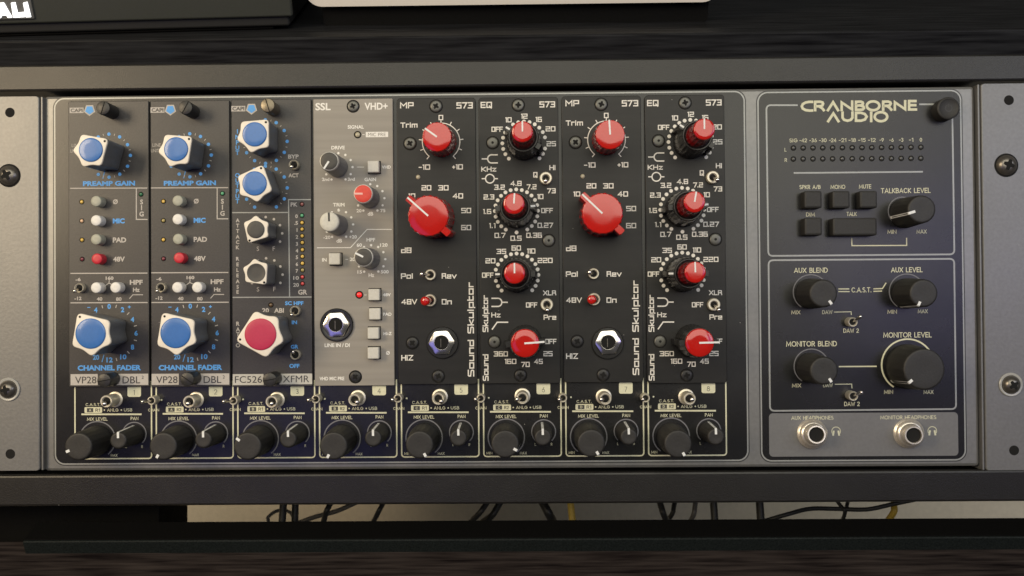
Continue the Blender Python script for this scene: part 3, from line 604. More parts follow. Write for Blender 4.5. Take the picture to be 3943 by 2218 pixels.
ext([(480, 50), (560, 28), (635, 330), (535, 335)])
part('lit_letters', Gl.mesh('lit_letters', 0), m_glow, badge, ABS[badge.name])

mon = thing('computer_monitor', 'pale computer monitor with its lower edge hanging just above the shelf', 'monitor')
mB = sh0 + FWD * -30
l = px_on(1225, 26, mB, FWD); r_ = px_on(2745, 2, mB, FWD)
hL = (l - mB).dot(UPG)
def levelbox(name, x0, x1, up0, up1, n0, n1, m, parent, rr=6):
    pts = rrect(x0, x1, up0, up1, rr, 8); G = Geo()
    b = 0; n = len(pts)
    for nn in (n0, n1): G.v += [tuple(mB + Vector((x, 0, 0)) + UPG * y + FWD * nn) for x, y in pts]
    for i in range(n): G.f.append((i, (i + 1) % n, n + (i + 1) % n, n + i))
    G.f += [tuple(reversed(range(n))), tuple(range(n, 2 * n))]
    me = G.mesh(name, 40); return part(name, me, m, parent)
levelbox('chin', l.x - 6, r_.x + 3, hL, hL + 150, -9, 0, m_alu, mon, 8)
levelbox('screen', l.x + 2, r_.x - 5, hL + 34, hL + 148, -.5, .6, m_blackgloss, mon, 3)
levelbox('under_shade_box', l.x + 1, r_.x - 1, 0, hL + 60, -60, -5, m_blackboard, mon, 2)  # added black box, darkens the space and shelf reflection under the chin

# ================================================================== RACK CHASSIS
ZC = -2.0
rack = thing('rack_unit', 'silver and black rack unit with eight module slots and a monitor control section at right', 'audio rack', (0, 0, 0))
pl, pr = px(170, 1000, ZC).x, px(3762, 1000, ZC).x; pt, pb = (px(167, 369, ZC).y + px(3755, 333, ZC).y) / 2, (px(174, 1811, ZC).y + px(3768, 1799, ZC).y) / 2
panelbox('front_panel', pl, pr, pb, pt, -9, ZC, m_frame, rack, 1.4)
panelbox('case', pl + 2, pr - 2, pb + 2, pt - 2, -120, -9.2, m_blackboard, rack, .5)
PR = Print(rack, ZC)
def inset(u0, v0, u1, v1, r):
    a = px(u0, v0, ZC); b = px(u1, v1, ZC)
    x0, x1, y0, y1 = a.x, b.x, b.y, a.y
    PR.poly(m_darkline, rrect(x0, x1, y0, y1, r, 10)); PR.poly(m_silverprint, rrect(x0 + .5, x1 - .5, y0 + .5, y1 - .5, r - .4, 10), .05)
    PR.poly(m_inset, rrect(x0 + 1.15, x1 - 1.15, y0 + 1.15, y1 - 1.15, r - 1, 10), .10)
    return x0, x1, y0, y1
inset(204, 374, 2887, 1779, 5.2); inset(2911, 350, 3724, 1777, 5.2)
a_ = px(268, 392, ZC); b_ = px(2800, 1484, ZC)
part('slot_shade_sheet', Geo().box(a_.x + .6, b_.x - 1.2, b_.y + 1.2, a_.y - 1.5, ZC, ZC + .145).mesh('slot_shade_sheet', 0), m_hole, rack)  # black sheet laid on the panel, gives the module gaps their shade
PZ = .16      # lettering sits on the black print
pr_ = Print(rack, ZC + PZ)
# -------- channel strips
D = {230: Crop(230, 1420), 870: Crop(870, 1420), 1500: Crop(1500, 1420), 2140: Crop(2140, 1420)}
c4 = D[1500]
def sp(x, y, i, z=ZC):        # point given in strip-5 crop pixels, moved to strip i
    p = c4(x, y, z); return (p.x + 38.1 * (i - 4) + 0.0, p.y)
kpx = .29 / 8.30              # crop pixel to mm
codes = [('A', 'R1'), ('A', 'R2'), ('B', 'R1'), ('B', 'R2'), ('C', 'R1'), ('C', 'R2'), ('D', 'R1'), ('D', 'R2')]
for i in range(8):
    x0 = sp(155, 0, i)[0]; x1 = sp(1180, 0, i)[0]; yb = sp(0, 1172, i)[1]; yt = sp(0, 150, i)[1]; r = 1.4
    pts = [(x0, yt), (x0, yb + r)] + [(x0 + r - r * math.cos(rad(a)), yb + r - r * math.sin(rad(a))) for a in (22, 45, 68)] + [(x0 + r, yb), (x1 - r, yb)] + [(x1 - r + r * math.sin(rad(a)), yb + r - r * math.cos(rad(a))) for a in (22, 45, 68)] + [(x1, yb + r), (x1, yt)]
    pr_.stroke(m_cream, pts, .62)
    a = sp(862, 345, i); b = sp(1042, 190, i)
    pr_.poly(m_cream, rrect(a[0], b[0], a[1], b[1], .9, 5), .03)
    pr_.geo_text(m_darkink, str(i + 1), sp(952, 285, i), 2.3, None, .09, lift=.10)
    pr_.geo_text(m_cream, 'C.A.S.T.', sp(400, 447, i), 1.35, 6.9, .14)
    a = sp(287, 560, i); b = sp(523, 480, i); pr_.poly(m_cream, rrect(a[0], b[0], a[1], b[1], .5, 4), .03)
    a = sp(320, 549, i); b = sp(404, 494, i); pr_.poly(m_darkink, [(a[0], a[1]), (b[0], a[1]), (b[0], b[1]), (a[0], b[1])], .10)
    pr_.geo_text(m_cream, codes[i][0], sp(363, 521, i), 1.2, 1.0, .17, lift=.16); pr_.geo_text(m_darkink, codes[i][1], sp(463, 521, i), 1.5, 2.1, .16, lift=.10)
    pr_.disc(m_cream, sp(553, 520, i), .34); pr_.disc(m_cream, sp(780, 520, i), .34)
    pr_.geo_text(m_cream, 'ANLG', sp(665, 520, i), 1.45, 5.3, .14); pr_.geo_text(m_cream, 'USB', sp(870, 518, i), 1.45, 3.9, .14)
    pr_.stroke(m_cream, [sp(255, 577, i), sp(1040, 577, i)], .75)
    pr_.geo_text(m_cream, 'MIX LEVEL', sp(458, 640, i), 1.5, 9.6, .14); pr_.geo_text(m_cream, 'PAN', sp(957, 632, i), 1.5, 3.6, .14)
    pr_.arc(m_greyarc, sp(460, 915, i), 241 * kpx, 232, -52, .55); pr_.arc(m_greyarc, sp(955, 842, i), 158 * kpx, 225, -45, .5)
    pr_.geo_text(m_cream, 'MIN', sp(235, 1125, i), 1.25, 2.8, .14); pr_.geo_text(m_cream, 'MAX', sp(685, 1125, i), 1.25, 3.2, .14)
    pr_.geo_text(m_cream, 'L', sp(845, 1008, i), 1.25, None, .14); pr_.geo_text(m_cream, 'R', sp(1060, 1008, i), 1.25, None, .14)
    if i < 7:
        pr_.geo_text(m_cream, 'CHAIN', sp(1213, 520, i), 1.3, 5.1, .14); pr_.disc(m_cream, sp(1318, 385, i), .42)
        q = sp(1213, 520, i); pr_.poly(m_inset, [(q[0] - 2.9, q[1] - 1.1), (q[0] + 2.9, q[1] - 1.1), (q[0] + 2.9, q[1] + 1.1), (q[0] - 2.9, q[1] + 1.1)], .01) if False else None
mixc = [(230, 245, 1035, 203), (230, 1372, 1030, 240), (870, 285, 1030, 144), (870, 1428, 1025, 242), (1500, 397, 1010, -62), (1500, 1535, 1000, -29), (2140, 472, 990, -58), (2140, 1625, 1000, -61)]
panc = [(230, 775, 955), (230, 1905, 945), (870, 825, 938), (870, 1955, 925), (1500, 915, 920), (1500, 2037, 912), (2140, 972, 905), (2140, 2130, 905)]
cast = [(230, 615, 435, 590, 475), (230, 1715, 440, 1700, 468), (870, 605, 440, 608, 468), (870, 1705, 415, 1747, 450), (1500, 645, 400, 692, 440), (1500, 1765, 390, 1680, 410), (2140, 660, 400, 595, 410), (2140, 1780, 400, 1818, 412)]
chain = [(230, 1215, 425, 1083, 440), (870, 95, 425, -45, 438), (870, 1190, 405, 1083, 417), (1500, 108, 395, 28, 415), (1500, 1210, 395, 1133, 407), (2140, 95, 390, 40, 410), (2140, 1195, 390, 1153, 408)]
HM = 19.5
for (ox, x, y, a), (px_, x2, y2) in zip(mixc, panc):
    black_knob(rack, D[ox](x, y, ZC + HM), ZC, 6.1, 7.0, HM, a, 1.15, .70, name='mix_level_knob')
    black_knob(rack, D[px_](x2, y2, ZC + 18), ZC, 3.72, 4.5, 18, 91, 1.0, .30, name='pan_knob')
for ox, x, y, tx, ty in cast: toggle(rack, uv(D[ox], x, y), uv(D[ox], tx, ty), 2.85, 10.0, 15.0, ZC, tr=1.0, basepx=True, name='source_toggle', wall=.30)
for ox, x, y, tx, ty in chain: toggle(rack, uv(D[ox], x, y), uv(D[ox], tx, ty), 2.0, 6.0, 12.0, ZC, tr=.85, basepx=True, nut=False, name='chain_toggle', wall=.30)

# -------- monitor section
R1 = Crop(2880, 320, 1063 / 2265); R2 = Crop(2880, 960, 1063 / 2265); R3 = Crop(2880, 1550, 1063 / 2306)
kr = .46932 / 8.45
def rt1(c, t, x, y, H, W, ink=m_cream, th=.14): pr_.geo_text(ink, t, c(x, y, ZC), H * kr, W * kr, th)
def rpath(c, pts, r, th, ink, closed=False):
    P = [Vector(c(x, y, ZC)) for x, y in pts]; out = []; n = len(P)
    for i, p in enumerate(P):
        if not closed and i in (0, n - 1): out.append(p); continue
        a = (P[i - 1] - p).normalized(); b = (P[(i + 1) % n] - p).normalized()
        s0 = p + a * r; s1 = p + b * r
        for q in range(7):
            t = q / 6; out.append(s0.lerp(p, t).lerp(p.lerp(s1, t), t))
    pr_.stroke(ink, out, th, closed)
rpath(R1, [(400, 182), (150, 182), (166, 1418), (1692, 1405), (1674, 174), (1410, 175)], 2.2, .75, m_silverprint)
rpath(R2, [(168, 90), (180, 1325), (1706, 1310), (1690, 78)], 2.2, .75, m_silverprint, True)
cr7 = Crop(3050, 380, 510 / 2576)
def lg(pts, closed=False, th=50 * .198 / 8.4): pr_.stroke(m_cream, [cr7(x, y, ZC) for x, y in pts], th, closed)
def ell(cx, cy, rx, ry, n=36): return [(cx + rx * math.cos(2 * math.pi * i / n), cy + ry * math.sin(2 * math.pi * i / n)) for i in range(n)]
lg([(385, 64), (330, 64), (260, 76), (205, 108), (186, 150), (205, 195), (260, 224), (330, 234), (385, 233)])
lg([(445, 225), (445, 64), (545, 62), (588, 75), (600, 100), (588, 132), (550, 148), (470, 150)]); lg([(535, 160), (585, 190), (612, 225)])
lg([(695, 225), (795, 70), (890, 225)]); lg([(962, 220), (962, 75), (1165, 212), (1165, 58)])
lg([(1240, 137), (1240, 62), (1335, 60), (1370, 75), (1375, 100), (1350, 130), (1250, 137)]); lg([(1340, 140), (1385, 155), (1395, 185), (1370, 212), (1310, 218), (1240, 218), (1240, 150)])
lg(ell(1572, 140, 122, 86), True); lg([(1768, 215), (1768, 60), (1868, 58), (1908, 75), (1915, 100), (1900, 128), (1870, 140), (1795, 142)]); lg([(1855, 152), (1900, 185), (1925, 215)])
lg([(1995, 212), (1995, 70), (2195, 208), (2195, 52)]); lg([(2395, 48), (2272, 48), (2272, 212), (2405, 212)]); lg([(2300, 128), (2390, 128)])
lg([(700, 440), (800, 288), (898, 440)]); lg([(978, 275), (978, 370), (1005, 412), (1074, 432), (1140, 412), (1170, 370), (1170, 275)])
lg([(1240, 430), (1240, 276), (1335, 276), (1410, 298), (1448, 350), (1415, 405), (1340, 430)], True); lg([(1535, 275), (1535, 435)]); lg(ell(1725, 352, 122, 88), True)
vals = ['SIG', '-42', '-36', '-30', '-24', '-21', '-18', '-15', '-12', '-9', '-6', '-3', '-1', '0']
for i, v in enumerate(vals):
    x = 372 + 80.4 * i; rt1(R1, v, x, 471 - i * .4, 32, {3: 62, 2: 36, 1: 20}[len(v)] if v != 'SIG' else 68)
    for yy in (533, 624):
        p = R1(x, yy - i * .5, ZC); led_part(rack, p, l_smoke, 1.12, ZC + PZ)
rt1(R1, 'L', 307, 547, 30, 16); rt1(R1, 'R', 310, 632, 30, 20)
pr_.stroke(m_silverprint, [R1(381, 738, ZC), R1(1428, 728, ZC)], .72)
for t, x, y, H, W in (('SPKR A/B', 508, 853, 34, 175), ('MONO', 737, 852, 34, 122), ('MUTE', 960, 849, 34, 102), ('TALKBACK LEVEL', 1293, 882, 42, 410), ('DIM', 512, 1078, 34, 74), ('TALK', 850, 1074, 34, 84), ('MIN', 1180, 1220, 34, 74), ('MAX', 1423, 1218, 34, 84)): rt1(R1, t, x, y, H, W)
pr_.stroke(m_cream, [R1(850, 1276, ZC), R1(852, 1334, ZC), R1(1301, 1332, ZC), R1(1300, 1274, ZC)], .5)
for t, x, y, H, W in (('AUX BLEND', 515, 172, 42, 280), ('AUX LEVEL', 1302, 168, 42, 262), ('C.A.S.T.', 930, 333, 42, 165), ('MIX', 392, 517, 33, 75), ('DAW', 650, 515, 33, 85), ('MIN', 1182, 512, 33, 78), ('MAX', 1433, 508, 33, 82), ('DAW 2', 845, 667, 36, 128), ('MONITOR LEVEL', 1307, 702, 44, 400), ('MONITOR BLEND', 520, 775, 44, 420), ('MIX', 398, 1117, 33, 75), ('DAW', 655, 1115, 33, 80), ('DAW 2', 852, 1268, 36, 128), ('MIN', 1152, 1170, 33, 75), ('MAX', 1480, 1170, 33, 82)): rt1(R2, t, x, y, H, W)
for pts, th in (([(745, 325), (825, 325)], .5), ([(745, 347), (828, 347)], .5), ([(1032, 324), (1102, 322), (1130, 278)], .5), ([(1032, 345), (1095, 343)], .5), ([(708, 515), (845, 512), (847, 536)], .35), ([(715, 1107), (850, 1105), (852, 1138)], .35), ([(750, 962), (1050, 960)], .6)): pr_.stroke(m_cream, [R2(x, y, ZC) for x, y in pts], th)
for c, x, y, r, ink, th in ((R1, 1265, 1050, 116, m_greyarc, .5), (R2, 515, 352, 146, m_greyarc, .5), (R2, 1303, 347, 146, m_greyarc, .5), (R2, 520, 960, 144, m_greyarc, .5), (R2, 1310, 950, 216, m_cream, .72)):
    pr_.arc(ink, c(x, y, ZC), r * kr, 235, -55, th)
# headphone plate
a = R3(178, 452, ZC); b = R3(1752, 80, ZC); pr_.poly(m_plate, rrect(a.x, b.x, a.y, b.y, 1.8, 6), -.04)
for t, x, y, W in (('AUX HEADPHONES', 537, 127, 355), ('MONITOR HEADPHONES', 1338, 123, 470)): pr_.geo_text(m_cream, t, R3(x, y, ZC), 1.75, W * .46097 / 8.45, .13)
for x, y in ((735, 240), (1538, 237)):
    c = R3(x, y, ZC); pr_.arc(m_cream, c, 2.0, 205, -25, .3, 24)
    for s_ in (-1, 1): pr_.stroke(m_cream, [(c.x + s_ * 1.35, c.y - 1.6), (c.x + s_ * 1.1, c.y - .1)], .85)
pr_.done()
# controls
HK = 19.5
black_knob(rack, R1(1427, 1035, ZC + HK), ZC, 6.1, 7.0, HK, 197, 1.15, .50, name='talkback_level_knob')
black_knob(rack, R2(620, 362, ZC + HK), ZC, 6.1, 7.0, HK, -53, 1.15, .66, name='aux_blend_knob')
black_knob(rack, R2(1443, 360, ZC + HK), ZC, 6.1, 7.0, HK, 246, 1.15, .66, name='aux_level_knob')
black_knob(rack, R2(625, 997, ZC + HK), ZC, 6.1, 7.0, HK, -57, 1.15, .66, name='monitor_blend_knob')
black_knob(rack, R2(1447, 985, ZC + 19), ZC, 9.05, 10.3, 19, 221, 1.3, .78, name='monitor_level_knob')
for x, y, tx, ty in ((863, 597, 930, 547), (867, 1205, 939, 1170)): toggle(rack, uv(R2, x, y), uv(R2, tx, ty), 2.2, 5.5, 11.5, ZC, tr=.85, basepx=True, nut=False, name='daw_toggle', wall=.25)
for nm, x, y, w_, h_ in (('speaker_select_key', 536, 955, 8.1, 7.9), ('mono_key', 766, 955, 8.1, 7.9), ('mute_key', 991, 954, 8.1, 7.9), ('dim_key', 538, 1176, 8.1, 8.1), ('talk_key', 879, 1178, 20.2, 8.1)):
    o = key_button(rack, R1(x, y, ZC + 6.5), w_, h_, 6.5, m_btnblack, ZC, .9); o.name = nm
part('power_button', Geo().lathe([(5.1, 0), (5.1, 6.6), (4.7, 7.0), (4.3, 7.05), (4.0, 6.8), (1, 6.8)], 48).mesh('power_button', 40), m_btnblack, rack, (*R1(1648, 205, ZC + 7), ZC))
pw = part('power_symbol', (lambda P: (P.arc(m_greyarc, (0, 0), 1.5, 125, 415, .25, 24), P.stroke(m_greyarc, [(0, .5), (0, 1.9)], .25), mkmesh('power_symbol', P.ink[m_greyarc.name][1].v, P.ink[m_greyarc.name][1].f, 0))[-1])(Print(rack, 0)), mat('faint grey symbol ink', k(.05, .05, .05), .5), rack, (*R1(1648, 205, ZC + 7), ZC + 6.82))
for x, y, bx, by in ((575, 270, 540, 262), (1390, 275, 1348, 258)):
    c0 = R3(bx, by, ZC + 1.2); c1 = R3(x, y, ZC + 8.5)
    o = part('headphone_jack', cached('hpj', lambda: Geo().lathe([(6.9, 0), (6.9, .8), (6.3, 1.3), (6.0, 1.5), (5.9, 3.2), (5.2, 3.9), (4.9, 4.0), (4.75, 4.3), (4.45, 4.6), (4.6, 4.9), (4.35, 5.3), (4.5, 5.7), (4.3, 6.1), (4.4, 6.6), (4.3, 8.2), (4.0, 8.5), (3.45, 8.5), (3.3, 8.1), (3.3, 3)], 56).mesh('headphone_jack', 40)), mat('pale brushed nickel', k(.88, .82, .74), .30, .75), rack, (c0.x, c0.y, ZC), axis_rot(c0, c1, 7.3))
    sub('socket', cached('hps', lambda: Geo().lathe([(3.28, 5), (3.28, 7.4)], 40).mesh('socket')), m_hole, o)
PR.done()

# brackets with screws
def ear(label, side, holes, screws, x0, x1):
    o = thing('rack_bracket', label, 'bracket', (0, 0, 0), 'silver rack brackets')
    z = 1.2
    P = rrect(x0, x1, px(60 if side < 0 else 3860, 1812, z).y, px(60 if side < 0 else 3860, 372 if side < 0 else 322, z).y, 1.2, 4)
    me = Geo().loft([(P, -2.5), (P, z - .5), ([((x - (x0 + x1) / 2) * (1 - .5 / (x1 - x0)) + (x0 + x1) / 2, y) for x, y in P], z - .12), ([((x - (x0 + x1) / 2) * (1 - 1.2 / (x1 - x0)) + (x0 + x1) / 2, y) for x, y in P], z)]).mesh('plate', 6)
    part('plate', me, m_ear, o)
    # returned edge beside the panel
    ex = x1 if side < 0 else x0; yb_, yt_ = min(p[1] for p in P), max(p[1] for p in P)
    part('folded_edge', Geo().box(min(ex + .25 * -side, ex + 1.15 * -side), max(ex + .25 * -side, ex + 1.15 * -side), yb_, yt_, -30, .3, .2).mesh('folded_edge', 12), m_ear, o)
    for u, v in holes:
        p = px(u, v, z); part('mounting_hole', cached('eh', lambda: Geo().lathe([(2.25, .02), (2.25, .05)], 32).mesh('mounting_hole')), m_hole, o, (p.x, p.y, z))
    for u, v, wsh, a in screws:
        p = px(u, v, z + 1)
        if wsh: part('washer', cached('ws', lambda: Geo().lathe([(5.4, .02), (5.4, .5), (5.1, .75), (4.3, .6)], 40).mesh('washer')), mat('clear nylon washer', k(.40, .40, .38), .25, 0), o, (p.x, p.y, z))
        zz = z + (.5 if wsh else 0); r = 4.1 if wsh else 4.7
        phillips(o, p, r, zz, m_steel, a, name='rack_screw', h=1.4, dome=1.9)
    return o
D2 = 1.53067
ear('left silver bracket plate with two dark screws beside the rack', -1, [(25 * D2, 283 * D2), (26 * D2, 1142 * D2)], [(20 * D2, 441 * D2, False, 30), (19 * D2, 980 * D2, True, 10)], -45, px(152, 1000, 1.2).x)
ear('right silver bracket plate with two dark screws beside the rack', 1, [(2538 * D2, 252 * D2), (2551 * D2, 1133 * D2)], [(2534 * D2, 415 * D2, False, -20), (2545 * D2, 968 * D2, True, 35)], px(3786, 1000, 1.2).x, 460)

# ================================================================== MODULES
CRP = {(ox, r): Crop(ox, oy) for ox in (230, 870, 1500, 2140) for r, oy in (('A', 360), ('B', 700), ('C', 1080), ('D', 1420))}
km = .289855 / 8.32
def module(name, label, cat, i, u0, v0, u1, v1, m, group=None, corner=.4):
    a = px(u0, v0); b = px(u1, v1)
    o = thing(name, label, cat, ((a.x + b.x) / 2, (a.y + b.y) / 2, -2), group)
    P = lambda d: rrect(a.x + d, b.x - d, b.y + d, a.y - d, max(.15, corner - d), 4)
    me = Geo().loft([(P(0), -1.8), (P(0), -.2), (P(.12), -.05), (P(.25), 0)]).mesh('faceplate', 12)
    part('faceplate', me, m, o)
    part('gap_shadow_wall', Geo().box(a.x + 1, b.x - 1, b.y + 1, a.y - 1, -1.86, -1.8).mesh('gap_shade_sheet', 0), m_blackboard, o).name = 'gap_shade_sheet'  # thin black sheet behind the faceplate, added as gap shadow
    return o
class Pen:
    """print helper: coordinates in crop pixels with optional shift"""
    def __init__(s, owner, ox, sh={}): s.p = Print(owner, 0); s.ox = ox; s.sh = sh; s.o = owner
    def P(s, r, x, y, z=0): dx, dy = s.sh.get(r, (0, 0)); return CRP[(s.ox, r)](x + dx, y + dy, z)
    def t(s, r, txt, x, y, H, W=None, ink=None, b=.0, rot=0, lift=0): s.p.text(ink, txt, s.P(r, x, y), H * km, W * km if W else None, b, rot, lift)
    def q(s, r, txt, x, y, H, W, ink=None, rot=0): s.p.sq(ink or m_skink, txt, s.P(r, x, y), H * km, W * km, rot)
    def ln(s, r, pts, th, ink): s.p.stroke(ink, [s.P(r, x, y) for x, y in pts], th * km)
    def dots(s, r, c, rr, angs, dr, ink):
        C = s.P(r, *c)
        for a in angs: s.p.disc(ink, (C.x + rr * km * math.cos(rad(a)), C.y + rr * km * math.sin(rad(a))), dr * km)
    def ticks(s, r, c, r0, r1, angs, th, ink):
        C = s.P(r, *c)
        for a in angs: s.p.stroke(ink, [(C.x + q * km * math.cos(rad(a)), C.y + q * km * math.sin(rad(a))) for q in (r0, r1)], th * km)
    def rect(s, r, x0, y0, x1, y1, ink, lift=0): a = s.P(r, x0, y1); b = s.P(r, x1, y0); s.p.poly(ink, [(a.x, a.y), (b.x, a.y), (b.x, b.y), (a.x, b.y)], lift)
    def done(s): s.p.done()
def pentagon(pen, r, x, y):
    C = pen.P(r, x, y)
    for ink, R, lf in ((m_capiink, 80, 0), (m_blueink, 60, .06)):
        pen.p.poly(ink, [(C.x + R * km * math.cos(rad(-90 + 72 * i)), C.y + R * km * math.sin(rad(-90 + 72 * i))) for i in range(5)], lf)
def capi_logo(pen, x, y, px_, py_):
    pen.rect('A', x - 92, y - 37, x + 92, y + 37, m_capiink); pen.t('A', 'CAPI', x, y, 50, 160, m_capi, .03, lift=.08); pentagon(pen, 'A', px_, py_)

# ---- modules 1 and 2: preamps with blue star knobs
def preamp(i, ox, sh, label, rect, knobs, fader, buttons, pair, leds, gled, tg, thumbs, ledmats):
    o = module('preamp_module', label, 'preamp module', i, *rect, m_capi, 'grey preamp modules with blue star knobs')
    n = Pen(o, 230, sh)
    capi_logo(n, 225, 225, 397, 220)
    n.dots('A', (655, 826), 288, range(-120, 91, 30), 23, m_blueink); n.dots('A', (655, 826), 288, (120, 150, 180, 210), 23, m_blueink)
    n.ticks('A', (655, 826), 278, 298, range(-105, 106, 30), 8, m_capiink)
    n.t('A', 'LINE', 215, 690, 45, 110, m_capiink); n.t('A', 'UNITY', 205, 765, 45, 130, m_capiink)
    n.ln('A', [(575, 1125), (605, 1000)], 12, m_blueink)
    n.t('A', 'PREAMP GAIN', 655, 1195, 66, 700, m_blueink, .045)
    n.ln('A', [(146, 1260), (1158, 1256)], 13, m_capiink)
    n.ln('B', [(1018, 92), (1018, 500), (1160, 500)], 13, m_capiink)
    for ch, y in (('S', 268), ('I', 345), ('G', 428)): n.t('B', ch, 1088, y, 66, None, m_capiink, .03)
    n.t('B', 'Ø', 740, 265, 66, 66, m_capiink, .035); n.t('B', 'MIC', 785, 520, 68, 160, m_blueink, .045); n.t('B', 'PAD', 795, 773, 68, 180, m_capiink, .035); n.t('B', '48V', 788, 1028, 68, 158, m_capiink, .035)
    n.ln('B', [(150, 1217), (1160, 1213)], 13, m_capiink)
    n.t('B', '-6', 245, 1298, 45, 70, m_capiink, .03); n.t('B', '160', 663, 1280, 46, 105, m_capiink, .035); n.ln('B', [(600, 1385), (655, 1345), (700, 1368)], 9, m_capiink); n.ln('B', [(656, 1335), (658, 1312)], 9, m_capiink)
    n.t('B', 'HPF', 1017, 1335, 64, 172, m_capiink, .035); n.t('C', 'Hz', 1018, 124, 55, 90, m_capiink, .035)
    n.ln('C', [(930, 238), (972, 190), (1102, 190)], 10, m_capiink)
    n.t('C', '40', 530, 245, 48, 75, m_capiink, .035); n.t('C', '80', 785, 247, 48, 75, m_capiink, .035); n.t('C', '-12', 243, 238, 46, 95, m_capiink, .035)
    n.ln('C', [(150, 297), (1162, 293)], 13, m_capiink)
    for ch, x, y in (('-', 388, 358), ('4', 480, 392), ('0', 657, 345), ('2', 835, 388), ('+', 925, 352), ('4', 967, 518), ('6', 1015, 700), ('8', 967, 885), ('10', 845, 1015), ('12', 663, 1055), ('20', 483, 1020)):
        n.t('C', ch, x, y, {'-': 10, '+': 38}.get(ch, 68), {'-': 42, '+': 40}.get(ch, 86 if len(ch) > 1 else 46), m_blueink, .035)
    n.ln('C', [(562, 1080), (588, 992)], 10, m_blueink)
    for x, y, a in ((567, 350, 105), (750, 345, 75), (910, 440, 45), (1005, 603, 15), (1005, 795, -15), (912, 955, -45), (755, 1050, -75)):
        c = n.P('C', x, y); dx, dy = math.cos(rad(a)) * .55, math.sin(rad(a)) * .55; n.p.stroke(m_capiink, [(c.x - dx, c.y - dy), (c.x + dx, c.y + dy)], .36)
    n.t('C', 'CHANNEL FADER', 660, 1160, 72, 850, m_blueink, .045)
    n.rect('C', 145, 1242, 505, 1392, m_capiink); n.rect('C', 745, 1238, 1176, 1390, m_capiink)
    n.t('C', 'VP28', 347, 1322, 92, 285, m_capi, .0, lift=.08); n.t('C', 'DBL', 953, 1320, 92, 235, m_capi, .0, lift=.08); n.t('C', '2', 1103, 1285, 42, None, m_capi, .0, lift=.08)
    n.done()
    c = lambda r, x, y, z=0: CRP[(230, r)](x, y, z)
    star_knob(o, c('A', knobs[0], knobs[1], 19), 8.7, 5.35, 19, knobs[2], m_bluecap)
    star_knob(o, c('C', fader[0], fader[1], 19), 10.6, 6.75, 19, fader[2], m_bluecap)
    for (x, y), m in zip(buttons, (m_btngrey, m_btnwhite, m_btngrey, m_btnred)): push_button(o, c('B', x, y, 5.2), m)
    for x, y in pair: push_button(o, c('C', x, y, 5.2), m_btnwhite)
    for (x, y), m in zip(leds, ledmats): led_part(o, c('B', x, y), m)
    led_part(o, c('B', *gled), l_gdark if i == 0 else l_green)
    toggle(o, uv(CRP[(230, 'C')], tg[0], tg[1]), uv(CRP[(230, 'C')], tg[2], tg[3]), 2.2, 2.6, 7.5, 0, tr=.8, name='slope_toggle', nut=False, wall=.22)
    for x, y, r, a in thumbs: thumbscrew(o, c(r, x, y, 10.5), a)
preamp(0, 230, {}, 'grey preamp module in the first slot, large blue star knobs, thumbscrew slot nearly upright', (263, 391, 575, 1488), (415, 750, 32), (412, 705, 123),
       [(480, 257), (480, 513), (480, 765), (490, 1023)], [(480, 96), (738, 93)], [(293, 267), (294, 520), (297, 772), (298, 1028)], (1080, 167), (253, 100, 190, 147),
       [(572, 190, 'A', 73), (585, 1330, 'C', 10)], (l_yel, l_pink, l_yel, l_dred))
preamp(1, 230, {'A': (1074, -5), 'B': (1074, -8), 'C': (1077, -4)}, 'grey preamp module in the second slot, directly left of the compressor with crimson knob', (579, 389, 887, 1488), (1547, 740, 38), (1540, 697, 123.7),
       [(1565, 250), (1565, 497), (1570, 760), (1582, 1010)], [(1560, 92), (1825, 90)], [(1378, 260), (1378, 515), (1378, 770), (1380, 1022)], (2162, 155), (1338, 95, 1288, 147),
       [(1668, 185, 'A', 61), (1690, 1315, 'C', -35)], (l_yel, l_olive, l_yel, l_dred))

# ---- module 3: compressor
o = module('compressor_module', 'grey compressor module with two blue star knobs and one large crimson star knob', 'compressor module', 2, 891, 384, 1203, 1487, m_capi)
n = Pen(o, 870)
capi_logo(n, 165, 202, 340, 202)
n.dots('A', (525, 640), 291, range(-150, 211, 30), 23, m_blueink); n.ticks('A', (525, 640), 282, 300, range(-135, 226, 30), 7, m_capiink)
n.dots('A', (525, 1257), 291, [a for a in range(-60, 181, 30)] + [210, 240], 23, m_blueink); n.ticks('A', (525, 1257), 282, 300, range(-45, 226, 30), 7, m_capiink)
for s_, ys, r, x in (('INPUT', (505, 578, 650, 722, 787), 'A', 153), ('OUTPUT', (1088, 1158, 1225, 1297, 1367, 1432), 'A', 153)):
    for ch, y in zip(s_, ys): n.t(r, ch, x, y, 60, None, m_blueink, .035)
n.t('A', 'BYP', 897, 838, 54, 142, m_capiink, .03); n.t('A', 'ACT', 898, 1088, 54, 135, m_capiink, .03)
n.ln('B', [(1122, 237), (832, 237), (846, 1525)], 14, m_silverprint); n.ln('B', [(90, 410), (815, 408)], 13, m_silverprint); n.ln('C', [(97, 225), (1130, 220)], 14, m_silverprint)
for s_, ys in (('ATTACK', (512, 582, 655, 730, 802, 872)), ('RELEASE', (1023, 1098, 1172, 1245, 1322, 1395, 1462))):
    for ch, y in zip(s_, ys): n.t('B', ch, 156, y, 50, None, m_capiink, .03)
n.dots('B', (530, 687), 219, range(-30, 211, 30), 17, m_capiink); n.dots('B', (535, 1235), 219, range(-30, 211, 30), 17, m_capiink)
for ch, x, y in (('S', 425, 890), ('F', 637, 888), ('S', 427, 1428), ('F', 645, 1425)): n.t('B', ch, x, y, 58, None, m_capiink)
n.t('B', 'PK', 905, 302, 55, 90, m_capiink, .03)
